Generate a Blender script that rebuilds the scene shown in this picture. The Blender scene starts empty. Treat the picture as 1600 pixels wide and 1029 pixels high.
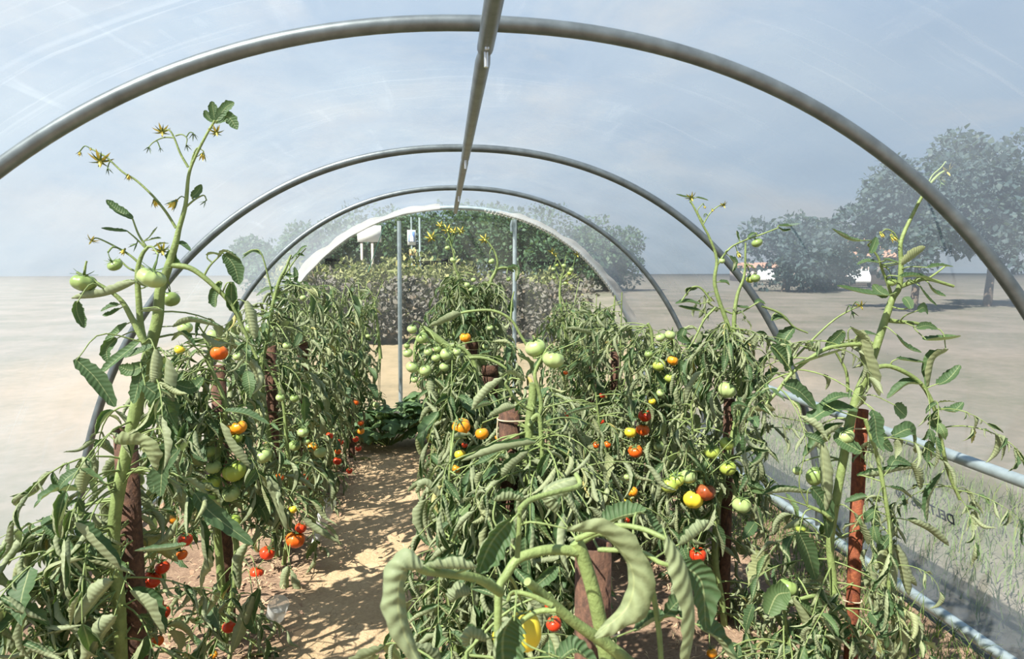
import bpy, math, random
import numpy as np
from mathutils import Vector, Matrix

rng = np.random.default_rng(11)
random.seed(5)
S = bpy.context.scene
COL = S.collection
PI = math.pi

# ------------------------------------------------------------------ camera
FPX, PITCH, YAW, ROLL, CAMX, CAMZ = 1047.87, -0.0884, 0.0993, -0.0028, -0.1113, 1.5
H_APEX, HALF_W, E_Z, E_X = 2.117, 1.971, 2.03, 2.157
HOOP_Y = [0.02, 1.745, 3.479, 5.142, 6.759]
cp, sp, cy, sy = math.cos(PITCH), math.sin(PITCH), math.cos(YAW), math.sin(YAW)
FWD = np.array([sy * cp, cy * cp, sp])
R0 = np.array([cy, -sy, 0.0])
U0 = np.cross(R0, FWD)
RGT = R0 * math.cos(ROLL) + U0 * math.sin(ROLL)
UPV = U0 * math.cos(ROLL) - R0 * math.sin(ROLL)
CPOS = np.array([CAMX, 0.0, CAMZ])

def at(x, y, Y):
    d = FWD + RGT * (x - 800) / FPX - UPV * (y - 514.5) / FPX
    return CPOS + d * (Y / d[1])

def proj(P):
    V = np.atleast_2d(P) - CPOS
    d = np.maximum(V @ FWD, 1e-3)
    return np.stack([800 + FPX * (V @ RGT) / d, 514.5 - FPX * (V @ UPV) / d], -1)

cam = bpy.data.cameras.new('camera')
co = bpy.data.objects.new('camera', cam)
COL.objects.link(co)
cam.sensor_width = 36.0
cam.lens = 36.0 * FPX / 1600.0
cam.clip_start = 0.05
cam.clip_end = 500
co.matrix_world = Matrix(((RGT[0], UPV[0], -FWD[0], CPOS[0]), (RGT[1], UPV[1], -FWD[1], CPOS[1]),
                          (RGT[2], UPV[2], -FWD[2], CPOS[2]), (0, 0, 0, 1)))
cam.dof.use_dof = True
cam.dof.focus_distance = 2.7
cam.dof.aperture_fstop = 9.0
S.camera = co

# ------------------------------------------------------------------ materials
def mat(name):
    m = bpy.data.materials.new(name)
    m.use_nodes = True
    nt = m.node_tree
    nt.nodes.clear()
    out = nt.nodes.new('ShaderNodeOutputMaterial')
    return m, nt, out

def N(nt, kind, **kw):
    n = nt.nodes.new('ShaderNode' + kind)
    for k, v in kw.items():
        if k in n.inputs.keys():
            n.inputs[k].default_value = v
        else:
            setattr(n, k, v)
    return n

def L(nt, a, b):
    nt.links.new(a, b)

def ramp(nt, fac, stops):
    r = N(nt, 'ValToRGB')
    el = r.color_ramp.elements
    while len(el) > 1:
        el.remove(el[-1])
    el[0].position, el[0].color = stops[0][0], (*stops[0][1], 1)
    for p, c in stops[1:]:
        e = el.new(p)
        e.color = (*c, 1)
    L(nt, fac, r.inputs['Fac'])
    return r.outputs['Color']

def noise(nt, scale, detail=4, rough=.55, vec=None, dist=0.0):
    n = N(nt, 'TexNoise')
    n.inputs['Scale'].default_value = scale
    n.inputs['Detail'].default_value = detail
    n.inputs['Roughness'].default_value = rough
    n.inputs['Distortion'].default_value = dist
    if vec is None:
        tc = N(nt, 'TexCoord')
        vec = tc.outputs['Object']
    L(nt, vec, n.inputs['Vector'])
    return n.outputs['Fac']

def mapping(nt, scale, kind='Object', rot=(0, 0, 0)):
    tc = N(nt, 'TexCoord')
    mp = N(nt, 'Mapping')
    mp.inputs['Scale'].default_value = scale
    mp.inputs['Rotation'].default_value = rot
    L(nt, tc.outputs[kind], mp.inputs['Vector'])
    return mp.outputs['Vector']

def math_(nt, op, a, b=None):
    n = N(nt, 'Math', operation=op)
    for i, v in enumerate((a, b)):
        if v is None:
            continue
        if isinstance(v, (int, float)):
            n.inputs[i].default_value = v
        else:
            L(nt, v, n.inputs[i])
    return n.outputs[0]

def mixc(nt, fac, a, b):
    n = N(nt, 'Mix', data_type='RGBA')
    if isinstance(fac, (int, float)):
        n.inputs[0].default_value = fac
    else:
        L(nt, fac, n.inputs[0])
    for i, v in ((6, a), (7, b)):
        if isinstance(v, tuple):
            n.inputs[i].default_value = (*v, 1)
        else:
            L(nt, v, n.inputs[i])
    return n.outputs[2]

def simple(name, color, rough=.6, metal=0.0, spec=.4, var=.15, scale=12, bump=0.0):
    m, nt, out = mat(name)
    b = N(nt, 'BsdfPrincipled')
    b.inputs['Roughness'].default_value = rough
    b.inputs['Metallic'].default_value = metal
    b.inputs['Specular IOR Level'].default_value = spec
    f = noise(nt, scale)
    c = tuple(color)
    L(nt, ramp(nt, f, [(.3, tuple(v * (1 - var) for v in c)), (.7, tuple(min(1, v * (1 + var)) for v in c))]), b.inputs['Base Color'])
    if bump:
        bp = N(nt, 'Bump')
        bp.inputs['Strength'].default_value = bump
        bp.inputs['Distance'].default_value = .01
        L(nt, noise(nt, scale * 4), bp.inputs['Height'])
        L(nt, bp.outputs['Normal'], b.inputs['Normal'])
    L(nt, b.outputs[0], out.inputs['Surface'])
    return m

def leaf_mat(name, top, under, trans=.20, vein=12.0, rel=.3, dk=.06):
    m, nt, out = mat(name)
    geo = N(nt, 'NewGeometry')
    at_ = N(nt, 'Attribute', attribute_name='tone')
    tone = at_.outputs['Fac']
    uv = N(nt, 'UVMap')
    sep = N(nt, 'SeparateXYZ')
    L(nt, uv.outputs[0], sep.inputs[0])
    cen = math_(nt, 'ABSOLUTE', math_(nt, 'SUBTRACT', sep.outputs[0], .5))
    ph = math_(nt, 'ADD', math_(nt, 'SUBTRACT', math_(nt, 'MULTIPLY', sep.outputs[1], vein * 2 * PI), math_(nt, 'MULTIPLY', cen, 12.0)), math_(nt, 'MULTIPLY', noise(nt, 22, 2), 9.0))
    wave = math_(nt, 'SINE', ph)
    nz = noise(nt, 55, 3)
    mid = math_(nt, 'LESS_THAN', cen, .025)
    hgt = math_(nt, 'ADD', math_(nt, 'MULTIPLY', wave, .5), math_(nt, 'MULTIPLY', nz, .9))
    t2 = ramp(nt, tone, [(0, tuple(v * .72 for v in top)), (.6, top), (1, (top[0] * 1.7, top[1] * 1.35, top[2] * 1.05))])
    u2 = ramp(nt, tone, [(0, tuple(v * .78 for v in under)), (.6, under), (.93, (under[0] * 1.2, under[1] * 1.12, under[2] * .9)), (1, (under[0] * 1.7, under[1] * 1.25, under[2] * .75))])
    c = mixc(nt, geo.outputs['Backfacing'], t2, u2)
    dark = math_(nt, 'MULTIPLY', math_(nt, 'ADD', wave, 1.0), dk)
    c = mixc(nt, math_(nt, 'ADD', dark, math_(nt, 'MULTIPLY', nz, .12)), c, tuple(v * .55 for v in under))
    c = mixc(nt, math_(nt, 'MULTIPLY', mid, .45), c, (under[0] * 1.5, under[1] * 1.4, under[2] * 1.2))
    b = N(nt, 'BsdfPrincipled')
    b.inputs['Roughness'].default_value = .58
    b.inputs['Specular IOR Level'].default_value = .32
    L(nt, c, b.inputs['Base Color'])
    bp = N(nt, 'Bump')
    bp.inputs['Strength'].default_value = rel
    bp.inputs['Distance'].default_value = .0022
    L(nt, hgt, bp.inputs['Height'])
    L(nt, bp.outputs['Normal'], b.inputs['Normal'])
    tr = N(nt, 'BsdfTranslucent')
    L(nt, mixc(nt, .5, c, (.25, .42, .05)), tr.inputs['Color'])
    mx = N(nt, 'MixShader')
    mx.inputs[0].default_value = trans
    L(nt, b.outputs[0], mx.inputs[1])
    L(nt, tr.outputs[0], mx.inputs[2])
    L(nt, mx.outputs[0], out.inputs['Surface'])
    return m

def film_mat(name, haze, tint, gloss=.05, refl=.4, dirt=.5, grime=(.62, .66, .70), blur=0.0, crease_sheen=0.0):
    m, nt, out = mat(name)
    tr = N(nt, 'BsdfTransparent')
    tr.inputs['Color'].default_value = (*tint, 1)
    if blur:
        rf = N(nt, 'BsdfRefraction')
        rf.inputs['Color'].default_value = (*tint, 1)
        rf.inputs['Roughness'].default_value = .22
        rf.inputs['IOR'].default_value = 1.10
        t0, tr = tr, N(nt, 'MixShader')
        tr.inputs[0].default_value = blur
        L(nt, t0.outputs[0], tr.inputs[1])
        L(nt, rf.outputs[0], tr.inputs[2])
    df = N(nt, 'BsdfDiffuse')
    tl = N(nt, 'BsdfTranslucent')
    big = noise(nt, 1.3, 5, .6)
    streak = noise(nt, 1.0, 5, .65, mapping(nt, (3.0, .9, 3.0)), .6)
    fine = noise(nt, 14, 4, .6)
    col = ramp(nt, big, [(.35, tuple(v * .96 for v in grime)), (.65, (grime[0] * 1.04, grime[1] * 1.03, grime[2] * .98))])
    L(nt, col, df.inputs['Color'])
    L(nt, col, tl.inputs['Color'])
    sc = N(nt, 'MixShader')
    sc.inputs[0].default_value = 1 - refl
    L(nt, df.outputs[0], sc.inputs[1])
    L(nt, tl.outputs[0], sc.inputs[2])
    d = math_(nt, 'ADD', math_(nt, 'MULTIPLY', big, .5), math_(nt, 'ADD', math_(nt, 'MULTIPLY', streak, .35), math_(nt, 'MULTIPLY', fine, .15)))
    hz = math_(nt, 'MULTIPLY', math_(nt, 'ADD', 1 - dirt, math_(nt, 'MULTIPLY', d, dirt * 2.0)), haze)
    if crease_sheen:      # crease reflections painted as pale haze streaks, round the hoops and slantwise
        for sc_, rt in (((1.0, 26, 1.0), (0, .15, .5)), ((1.2, 34, 1.2), (0, -.2, -.45)), ((14, 1.4, 14), (.3, 0, .1))):
            st = noise(nt, 1.0, 3, .5, mapping(nt, sc_, 'Object', rt), .8)
            pt = noise(nt, .9, 2, .5)
            sf = N(nt, 'MapRange')
            sf.inputs[1].default_value, sf.inputs[2].default_value = .60, .74
            L(nt, st, sf.inputs[0])
            pm = N(nt, 'MapRange')
            pm.inputs[1].default_value, pm.inputs[2].default_value = .42, .62
            L(nt, pt, pm.inputs[0])
            hz = math_(nt, 'ADD', hz, math_(nt, 'MULTIPLY', math_(nt, 'MULTIPLY', sf.outputs[0], pm.outputs[0]), crease_sheen))
        hz = math_(nt, 'MINIMUM', hz, .9)
    mx = N(nt, 'MixShader')
    L(nt, hz, mx.inputs[0])
    L(nt, tr.outputs[0], mx.inputs[1])
    L(nt, sc.outputs[0], mx.inputs[2])
    gl = N(nt, 'BsdfGlossy')
    gl.inputs['Roughness'].default_value = .22
    bp = N(nt, 'Bump')
    bp.inputs['Strength'].default_value = .5
    bp.inputs['Distance'].default_value = .03
    L(nt, noise(nt, 4.0, 3, .5, mapping(nt, (6, 1.2, 6)), 1.2), bp.inputs['Height'])
    L(nt, bp.outputs['Normal'], gl.inputs['Normal'])
    fr = N(nt, 'LayerWeight')
    fr.inputs['Blend'].default_value = .25
    m2 = N(nt, 'MixShader')
    L(nt, math_(nt, 'MULTIPLY', fr.outputs['Fresnel'], gloss * 4), m2.inputs[0])
    L(nt, mx.outputs[0], m2.inputs[1])
    L(nt, gl.outputs[0], m2.inputs[2])
    L(nt, m2.outputs[0], out.inputs['Surface'])
    return m

def tomato_mat(name, c, shoulder, amt=.5):
    m, nt, out = mat(name)
    tc = N(nt, 'TexCoord')
    sep = N(nt, 'SeparateXYZ')
    L(nt, tc.outputs['Generated'], sep.inputs[0])
    nz = noise(nt, 40, 3)
    f = math_(nt, 'ADD', sep.outputs[2], math_(nt, 'MULTIPLY', math_(nt, 'SUBTRACT', nz, .5), .35))
    colr = ramp(nt, f, [(0, c), (.55, c), (.98, tuple(a * (1 - amt) + b * amt for a, b in zip(c, shoulder)))])
    b = N(nt, 'BsdfPrincipled')
    b.inputs['Roughness'].default_value = .3
    b.inputs['Specular IOR Level'].default_value = .45
    b.inputs['Subsurface Weight'].default_value = .15
    b.inputs['Subsurface Radius'].default_value = (.01, .006, .003)
    b.inputs['Subsurface Scale'].default_value = .5
    L(nt, colr, b.inputs['Base Color'])
    L(nt, b.outputs[0], out.inputs['Surface'])
    return m

def rust_mat(name, stops):
    m, nt, out = mat(name)
    b = N(nt, 'BsdfPrincipled')
    b.inputs['Roughness'].default_value = .85
    b.inputs['Metallic'].default_value = .1
    f = noise(nt, 46, 8, .78, mapping(nt, (1, 1, .6)), .6)
    c = ramp(nt, f, stops)
    L(nt, c, b.inputs['Base Color'])
    bp = N(nt, 'Bump')
    bp.inputs['Strength'].default_value = .8
    bp.inputs['Distance'].default_value = .004
    L(nt, noise(nt, 90, 5), bp.inputs['Height'])
    L(nt, bp.outputs['Normal'], b.inputs['Normal'])
    L(nt, b.outputs[0], out.inputs['Surface'])
    return m

def soil_mat():
    m, nt, out = mat('dry_soil')
    b = N(nt, 'BsdfPrincipled')
    b.inputs['Roughness'].default_value = .95
    b.inputs['Specular IOR Level'].default_value = .1
    tc = N(nt, 'TexCoord')
    sep = N(nt, 'SeparateXYZ')
    L(nt, tc.outputs['Object'], sep.inputs[0])
    big = noise(nt, 3.0, 5, .6)
    fine = noise(nt, 60, 5, .65)
    # trodden path between the rows is paler than the worked soil
    px = math_(nt, 'ABSOLUTE', math_(nt, 'ADD', math_(nt, 'ADD', sep.outputs[0], .53), math_(nt, 'MULTIPLY', math_(nt, 'SUBTRACT', big, .5), .35)))
    path = N(nt, 'MapRange')
    path.inputs[1].default_value, path.inputs[2].default_value = .38, .2
    L(nt, px, path.inputs[0])
    f = math_(nt, 'ADD', math_(nt, 'MULTIPLY', big, .55), math_(nt, 'MULTIPLY', fine, .45))
    soil = ramp(nt, f, [(.3, (.17, .105, .075)), (.5, (.30, .205, .14)), (.7, (.45, .325, .23))])
    tread = ramp(nt, f, [(.3, (.36, .25, .155)), (.5, (.50, .36, .215)), (.7, (.60, .45, .29))])
    c = mixc(nt, path.outputs[0], soil, tread)
    vor = N(nt, 'TexVoronoi', feature='DISTANCE_TO_EDGE')
    vor.inputs['Scale'].default_value = 16
    mp = mapping(nt, (1, 1, 1))
    vm = N(nt, 'VectorMath', operation='ADD')
    nn = N(nt, 'TexNoise')
    nn.inputs['Scale'].default_value = 9
    L(nt, mp, nn.inputs['Vector'])
    sc = N(nt, 'VectorMath', operation='SCALE')
    sc.inputs['Scale'].default_value = .12
    L(nt, nn.outputs['Color'], sc.inputs[0])
    L(nt, mp, vm.inputs[0])
    L(nt, sc.outputs[0], vm.inputs[1])
    L(nt, vm.outputs[0], vor.inputs['Vector'])
    crack = math_(nt, 'LESS_THAN', vor.outputs['Distance'], .012)
    crack = math_(nt, 'MULTIPLY', crack, math_(nt, 'GREATER_THAN', big, .5))
    c = mixc(nt, math_(nt, 'MULTIPLY', crack, .4), c, (.15, .09, .06))
    L(nt, c, b.inputs['Base Color'])
    bp = N(nt, 'Bump')
    bp.inputs['Strength'].default_value = 1.0
    bp.inputs['Distance'].default_value = .018
    L(nt, math_(nt, 'SUBTRACT', f, math_(nt, 'MULTIPLY', crack, .3)), bp.inputs['Height'])
    L(nt, bp.outputs['Normal'], b.inputs['Normal'])
    L(nt, b.outputs[0], out.inputs['Surface'])
    return m

M_LEAF = leaf_mat('tomato_leaf', (.062, .125, .050), (.30, .345, .195))
M_BIG = leaf_mat('large_leaf', (.062, .125, .050), (.28, .335, .185), .2, 10.0, .75, .13)
M_YOUNG = leaf_mat('young_leaf', (.060, .150, .040), (.20, .28, .11), .25)
M_SQUASH = leaf_mat('squash_leaf', (.11, .20, .085), (.20, .27, .13), .2, 5)
M_HEDGE = leaf_mat('hedge_leaf', (.040, .085, .045), (.05, .10, .05), .2, 4)
M_BUSH = leaf_mat('bush_leaf', (.20, .21, .09), (.24, .25, .12), .2, 4)
M_SHADEB = leaf_mat('shaded_bush_leaf', (.115, .105, .095), (.14, .125, .115), .1, 4)  # grey-brown puts the shade at the hedge foot into the leaf colour
M_TREE = leaf_mat('hazed_tree_leaf', (.040, .068, .070), (.05, .085, .085), .15, 4)  # blue of the sky haze is mixed into this leaf colour
M_STEM = simple('tomato_stem', (.21, .275, .095), .55, var=.25, scale=30, bump=.3)
M_PET = simple('leaf_stalk', (.19, .25, .085), .6, var=.25, scale=30)
M_SEPAL = simple('sepal_green', (.10, .16, .05), .6, var=.3, scale=60)
M_PETAL = simple('petal_yellow', (.78, .62, .12), .5, var=.2, scale=60)
M_RUST = rust_mat('rusty_steel', [(.30, (.025, .015, .011)), (.42, (.062, .032, .021)), (.54, (.125, .062, .038)), (.66, (.20, .10, .058)), (.80, (.30, .19, .13))])
M_RUSTO = rust_mat('orange_rust', [(.28, (.05, .018, .011)), (.42, (.15, .042, .022)), (.56, (.27, .078, .032)), (.68, (.40, .13, .05)), (.80, (.40, .25, .16))])
M_SOIL = soil_mat()
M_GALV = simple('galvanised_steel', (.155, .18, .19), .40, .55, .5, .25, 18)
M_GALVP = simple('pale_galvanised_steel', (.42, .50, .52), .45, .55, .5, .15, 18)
M_BOLT = simple('zinc_bolt', (.6, .6, .6), .3, .9)
M_STRAW = simple('dry_straw', (.62, .45, .27), .85, var=.35, scale=25)
M_DEAD = simple('dead_leaf', (.40, .25, .16), .9, var=.4, scale=18)
M_TWINE = simple('twine', (.66, .52, .34), .9, var=.15, scale=80)
M_WHITE = simple('white_plastic', (.72, .73, .70), .4, var=.06)
M_INK = simple('black_ink', (.02, .022, .025), .6, var=.1)
M_GREYINK = simple('grey_ink', (.06, .065, .08), .6, var=.1)
M_GRASS = leaf_mat('grass_blade', (.10, .17, .05), (.15, .22, .07), .25, 3)
def field_mat():
    m, nt, out = mat('field')
    b = N(nt, 'BsdfPrincipled')
    b.inputs['Roughness'].default_value = .95
    b.inputs['Specular IOR Level'].default_value = .1
    f = noise(nt, .35, 6, .65)
    f2 = noise(nt, 9, 4, .6)
    f = math_(nt, 'ADD', math_(nt, 'MULTIPLY', f, .7), math_(nt, 'MULTIPLY', f2, .3))
    grass = ramp(nt, f, [(.32, (.085, .092, .062)), (.5, (.148, .135, .11)), (.66, (.21, .18, .155))])
    dry = ramp(nt, f, [(.32, (.13, .105, .07)), (.5, (.22, .17, .11)), (.66, (.28, .21, .14))])
    tc = N(nt, 'TexCoord')
    vl = N(nt, 'VectorMath', operation='DISTANCE')
    vl.inputs[1].default_value = (-.5, 12.5, -.06)
    L(nt, tc.outputs['Object'], vl.inputs[0])
    mr = N(nt, 'MapRange')
    mr.inputs[1].default_value, mr.inputs[2].default_value = 7.5, 4.5
    L(nt, vl.outputs['Value'], mr.inputs[0])
    L(nt, mixc(nt, mr.outputs[0], grass, dry), b.inputs['Base Color'])
    L(nt, b.outputs[0], out.inputs['Surface'])
    return m
M_DRYG = field_mat()
TCOL = {
    'g': tomato_mat('tomato_pale_green', (.40, .50, .205), (.24, .36, .11), .6),
    'd': tomato_mat('tomato_dull_green', (.27, .36, .12), (.16, .25, .06), .6),
    'v': tomato_mat('tomato_yellow_green', (.40, .48, .09), (.22, .34, .07), .75),
    'y': tomato_mat('tomato_yellow', (.80, .62, .045), (.62, .50, .08), .5),
    'o': tomato_mat('tomato_orange', (.82, .30, .018), (.70, .36, .04), .5),
    'r': tomato_mat('tomato_red', (.62, .045, .012), (.60, .10, .02), .4),
    'p': tomato_mat('tomato_orange_red', (.74, .12, .012), (.70, .22, .02), .5),
    'b': tomato_mat('tomato_brown_red', (.34, .07, .022), (.22, .10, .03), .6),
}
TNAME = {'g': 'pale green unripe tomato', 'd': 'small dull green tomato', 'v': 'yellow-green ribbed tomato', 'y': 'yellow tomato',
         'o': 'orange ripening tomato', 'r': 'ripe red tomato', 'p': 'orange-red tomato', 'b': 'large brownish red tomato'}

# ------------------------------------------------------------------ mesh helpers
class MB:
    def __init__(s):
        s.v, s.f, s.uv, s.tone, s.mi, s.n = [], [], [], [], [], 0
    def add(s, v, f, uv=None, tone=.5, mi=0):
        v = np.asarray(v, float)
        s.v.append(v)
        s.f.append(np.asarray(f, np.int64) + s.n)
        s.uv.append(np.zeros((len(v), 2)) if uv is None else uv)
        s.tone.append(np.full(len(v), tone) if np.isscalar(tone) else tone)
        s.mi.append(np.full(len(f), mi, np.int32))
        s.n += len(v)
    def empty(s):
        return s.n == 0

def link_mesh(name, mb, mats, parent=None, origin=None, smooth=True):
    V = np.concatenate(mb.v)
    if origin is not None:
        V = V - np.asarray(origin)
    quads = [f for f in mb.f]
    me = bpy.data.meshes.new(name)
    loops = np.concatenate([f.reshape(-1) for f in quads])
    sizes = np.concatenate([np.full(len(f), f.shape[1], np.int32) for f in quads])
    starts = np.concatenate([[0], np.cumsum(sizes)[:-1]]).astype(np.int32)
    me.vertices.add(len(V))
    me.vertices.foreach_set('co', V.astype(np.float32).ravel())
    me.loops.add(len(loops))
    me.loops.foreach_set('vertex_index', loops.astype(np.int32))
    me.polygons.add(len(sizes))
    me.polygons.foreach_set('loop_start', starts)
    me.polygons.foreach_set('loop_total', sizes)
    me.polygons.foreach_set('material_index', np.concatenate(mb.mi))
    if smooth:
        me.polygons.foreach_set('use_smooth', np.ones(len(sizes), bool))
    uvl = me.uv_layers.new(name='UVMap')
    UV = np.concatenate(mb.uv)
    uvl.data.foreach_set('uv', UV[loops].astype(np.float32).ravel())
    a = me.attributes.new('tone', 'FLOAT', 'POINT')
    a.data.foreach_set('value', np.concatenate(mb.tone).astype(np.float32))
    me.update(calc_edges=True)
    me.validate()
    for m in (mats if isinstance(mats, (list, tuple)) else [mats]):
        me.materials.append(m)
    o = bpy.data.objects.new(name, me)
    COL.objects.link(o)
    if parent is not None:
        o.parent = parent
    elif origin is not None:
        o.location = origin
    return o

def tag(o, label=None, cat=None, group=None, kind=None):
    if label: o['label'] = label
    if cat: o['category'] = cat
    if group: o['group'] = group
    if kind: o['kind'] = kind
    return o

def empty(name, loc, label, cat, group=None):
    o = bpy.data.objects.new(name, None)
    o.empty_display_size = .05
    COL.objects.link(o)
    o.location = loc
    return tag(o, label, cat, group)

def unit(v):
    v = np.asarray(v, float)
    return v / (np.linalg.norm(v) + 1e-12)

def smooth_path(P, n, R=None):
    P = np.asarray(P, float)
    k = len(P)
    if k < 3:
        t = np.linspace(0, 1, n)[:, None]
        out = P[0] * (1 - t) + P[-1] * t
        return (out, None if R is None else np.interp(np.linspace(0, k - 1, n), np.arange(k), R))
    Q = np.vstack([2 * P[0] - P[1], P, 2 * P[-1] - P[-2]])
    u = np.linspace(0, k - 1 - 1e-9, n)
    i = u.astype(int)
    t = (u - i)[:, None]
    a, b, c, d = Q[i], Q[i + 1], Q[i + 2], Q[i + 3]
    out = .5 * ((2 * b) + (c - a) * t + (2 * a - 5 * b + 4 * c - d) * t ** 2 + (3 * b - a - 3 * c + d) * t ** 3)
    return (out, None if R is None else np.interp(u, np.arange(k), R))

def frames(P, hint=None):
    T = np.gradient(P, axis=0)
    T /= (np.linalg.norm(T, axis=1, keepdims=True) + 1e-12)
    n = np.array([0, 0, 1.0]) if hint is None else np.asarray(hint, float)
    if abs(T[0] @ n) > .97:
        n = np.array([0.3, -1.0, 0.1])
    Ns = []
    for t in T:
        n = n - t * (n @ t)
        n = unit(n)
        Ns.append(n)
    Ns = np.array(Ns)
    return T, Ns, np.cross(T, Ns)

def tube(mb, P, R, sides=6, mi=0, cap=True, closed=False, tone=.5):
    P = np.asarray(P, float)
    R = np.broadcast_to(np.asarray(R, float), (len(P),))
    T, Nn, B = frames(P)
    a = np.linspace(0, 2 * PI, sides, endpoint=False)
    V = P[:, None] + R[:, None, None] * (np.cos(a)[None, :, None] * Nn[:, None] + np.sin(a)[None, :, None] * B[:, None])
    n = len(P)
    i, j = np.meshgrid(np.arange(n - 1), np.arange(sides), indexing='ij')
    j2 = (j + 1) % sides
    F = np.stack([i * sides + j, i * sides + j2, (i + 1) * sides + j2, (i + 1) * sides + j], -1).reshape(-1, 4)
    uv = np.stack(np.broadcast_arrays((a / (2 * PI))[None, :], np.linspace(0, 1, n)[:, None]), -1).reshape(-1, 2)
    mb.add(V.reshape(-1, 3), F, uv, tone, mi)
    if cap:
        for e, flip in ((0, 0), (n - 1, 1)):
            ring = V[e]
            c = ring.mean(0)
            vv = np.vstack([ring, c])
            ff = np.stack([np.arange(sides), (np.arange(sides) + 1) % sides, np.full(sides, sides)], -1)
            mb.add(vv, ff if flip == 0 else ff[:, ::-1], None, tone, mi)

def box(mb, c, s, rot=None, mi=0):
    v = np.array([[x, y, z] for x in (-.5, .5) for y in (-.5, .5) for z in (-.5, .5)]) * np.asarray(s)
    if rot is not None:
        v = v @ np.asarray(rot).T
    f = [[0, 1, 3, 2], [4, 6, 7, 5], [0, 4, 5, 1], [2, 3, 7, 6], [0, 2, 6, 4], [1, 5, 7, 3]]
    mb.add(v + np.asarray(c), f, None, .5, mi)

def lathe(mb, prof, base, sides=20, mi=0):
    prof = np.asarray(prof, float)
    a = np.linspace(0, 2 * PI, sides, endpoint=False)
    V = np.stack([prof[:, 0][:, None] * np.cos(a), prof[:, 0][:, None] * np.sin(a), np.broadcast_to(prof[:, 1][:, None], (len(prof), sides))], -1)
    n = len(prof)
    i, j = np.meshgrid(np.arange(n - 1), np.arange(sides), indexing='ij')
    j2 = (j + 1) % sides
    F = np.stack([i * sides + j, i * sides + j2, (i + 1) * sides + j2, (i + 1) * sides + j], -1).reshape(-1, 4)
    mb.add(V.reshape(-1, 3) + np.asarray(base), F, None, .5, mi)

# ------------------------------------------------------------------ leaflets
def grid_faces(nt, ns):
    i, j = np.meshgrid(np.arange(nt - 1), np.arange(ns - 1), indexing='ij')
    return np.stack([i * ns + j, i * ns + j + 1, (i + 1) * ns + j + 1, (i + 1) * ns + j], -1).reshape(-1, 4)

def outline(t, lobes, ph):
    w = np.sin(PI * np.clip(t, 0, 1) ** .72) ** .9
    return w * (1 + lobes * np.sin(2 * PI * 4.5 * t + ph)) + .015

def template(nt, ns, curl, bend, twist, W, lobes, r):
    t = np.linspace(0, 1, nt)
    s = np.linspace(-1, 1, ns)
    w = W * outline(t, lobes, r.uniform(0, 6))
    A = curl * (1 + .18 * np.sin(t * 5 + r.uniform(0, 6))) * np.interp(t, [0, .15, .85, 1], [.55, 1, 1, .8])
    A = np.maximum(A, .05)
    rad = (w / A)[:, None] * (1 + .05 * np.sin(2 * PI * r.uniform(4, 7) * t[:, None] + 2.5 * s[None] + r.uniform(0, 6)) + .06 * np.sin(2 * PI * r.uniform(1.2, 2.6) * t[:, None] + r.uniform(0, 6)))
    asym = r.uniform(-.25, .25)
    ang = (s[None] + asym * .5) * A[:, None]
    x = rad * np.sin(ang)
    z = rad * (1 - np.cos(ang))
    z += W * .10 * np.sin(2 * PI * 5 * t[:, None] + 3 * np.abs(s)[None]) * np.abs(s)[None] * (curl < 1.5)
    tw = twist * t[:, None]
    x, z = x * np.cos(tw) - z * np.sin(tw), x * np.sin(tw) + z * np.cos(tw)
    th = bend * t ** 1.3 + r.uniform(-.5, .5) * np.sin(t * r.uniform(4, 7))
    dt = 1 / (nt - 1)
    cy_ = np.concatenate([[0], np.cumsum(np.cos(th[:-1]) * dt)])
    cz_ = np.concatenate([[0], np.cumsum(-np.sin(th[:-1]) * dt)])
    Y = cy_[:, None] + z * np.sin(th)[:, None]
    Z = cz_[:, None] + z * np.cos(th)[:, None]
    V = np.stack([x, Y, Z], -1).reshape(-1, 3)
    uv = np.stack(np.broadcast_arrays((s[None] + 1) / 2, t[:, None]), -1).reshape(-1, 2)
    return V, uv

LOD = {}
def lod_set(key, nt, ns, n=26):
    r = np.random.default_rng(3)
    out = []
    for k in range(n):
        c = r.choice([1.2, 2.0, 2.4, 2.7, 2.95], p=[.06, .14, .26, .34, .20])
        out.append(template(nt, ns, c, r.uniform(-.6, 1.5), r.uniform(-2.6, 2.6) * (c > 1.2), r.uniform(.16, .26), r.uniform(.03, .14), r))
    flat = []
    for k in range(10):
        flat.append(template(nt, ns, r.uniform(.25, 1.0), r.uniform(-.2, .9), r.uniform(-.4, .4), r.uniform(.2, .27), r.uniform(.08, .2), r))
    LOD[key] = (np.array([o[0] for o in out + flat]), out[0][1], grid_faces(nt, ns), n, len(flat))
lod_set('near', 14, 9)
lod_set('mid', 10, 7)
lod_set('far', 7, 5)
lod_set('tiny', 4, 3)

def place_leaflets(mb, lod, pos, d, nrm, ln, flat, r, wide=1.0):
    T, uv, F, n, nf = LOD[lod]
    k = len(pos)
    if k == 0:
        return
    idx = np.where(r.random(k) < flat, n + r.integers(0, nf, k), r.integers(0, n, k))
    d = d / np.linalg.norm(d, axis=1, keepdims=True)
    nrm = nrm - d * (nrm * d).sum(1, keepdims=True)
    nrm /= (np.linalg.norm(nrm, axis=1, keepdims=True) + 1e-9)
    sd = np.cross(d, nrm)
    B = np.stack([sd * wide, d, nrm], 1)
    V = np.einsum('kvi,kij->kvj', T[idx], B) * ln[:, None, None] + pos[:, None]
    nv = T.shape[1]
    FF = (F[None] + (np.arange(k) * nv)[:, None, None]).reshape(-1, 4)
    tone = np.repeat(np.clip(r.normal(.5, .2, k), 0, 1), nv)
    mb.add(V.reshape(-1, 3), FF, np.tile(uv, (k, 1)), tone, 0)

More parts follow.
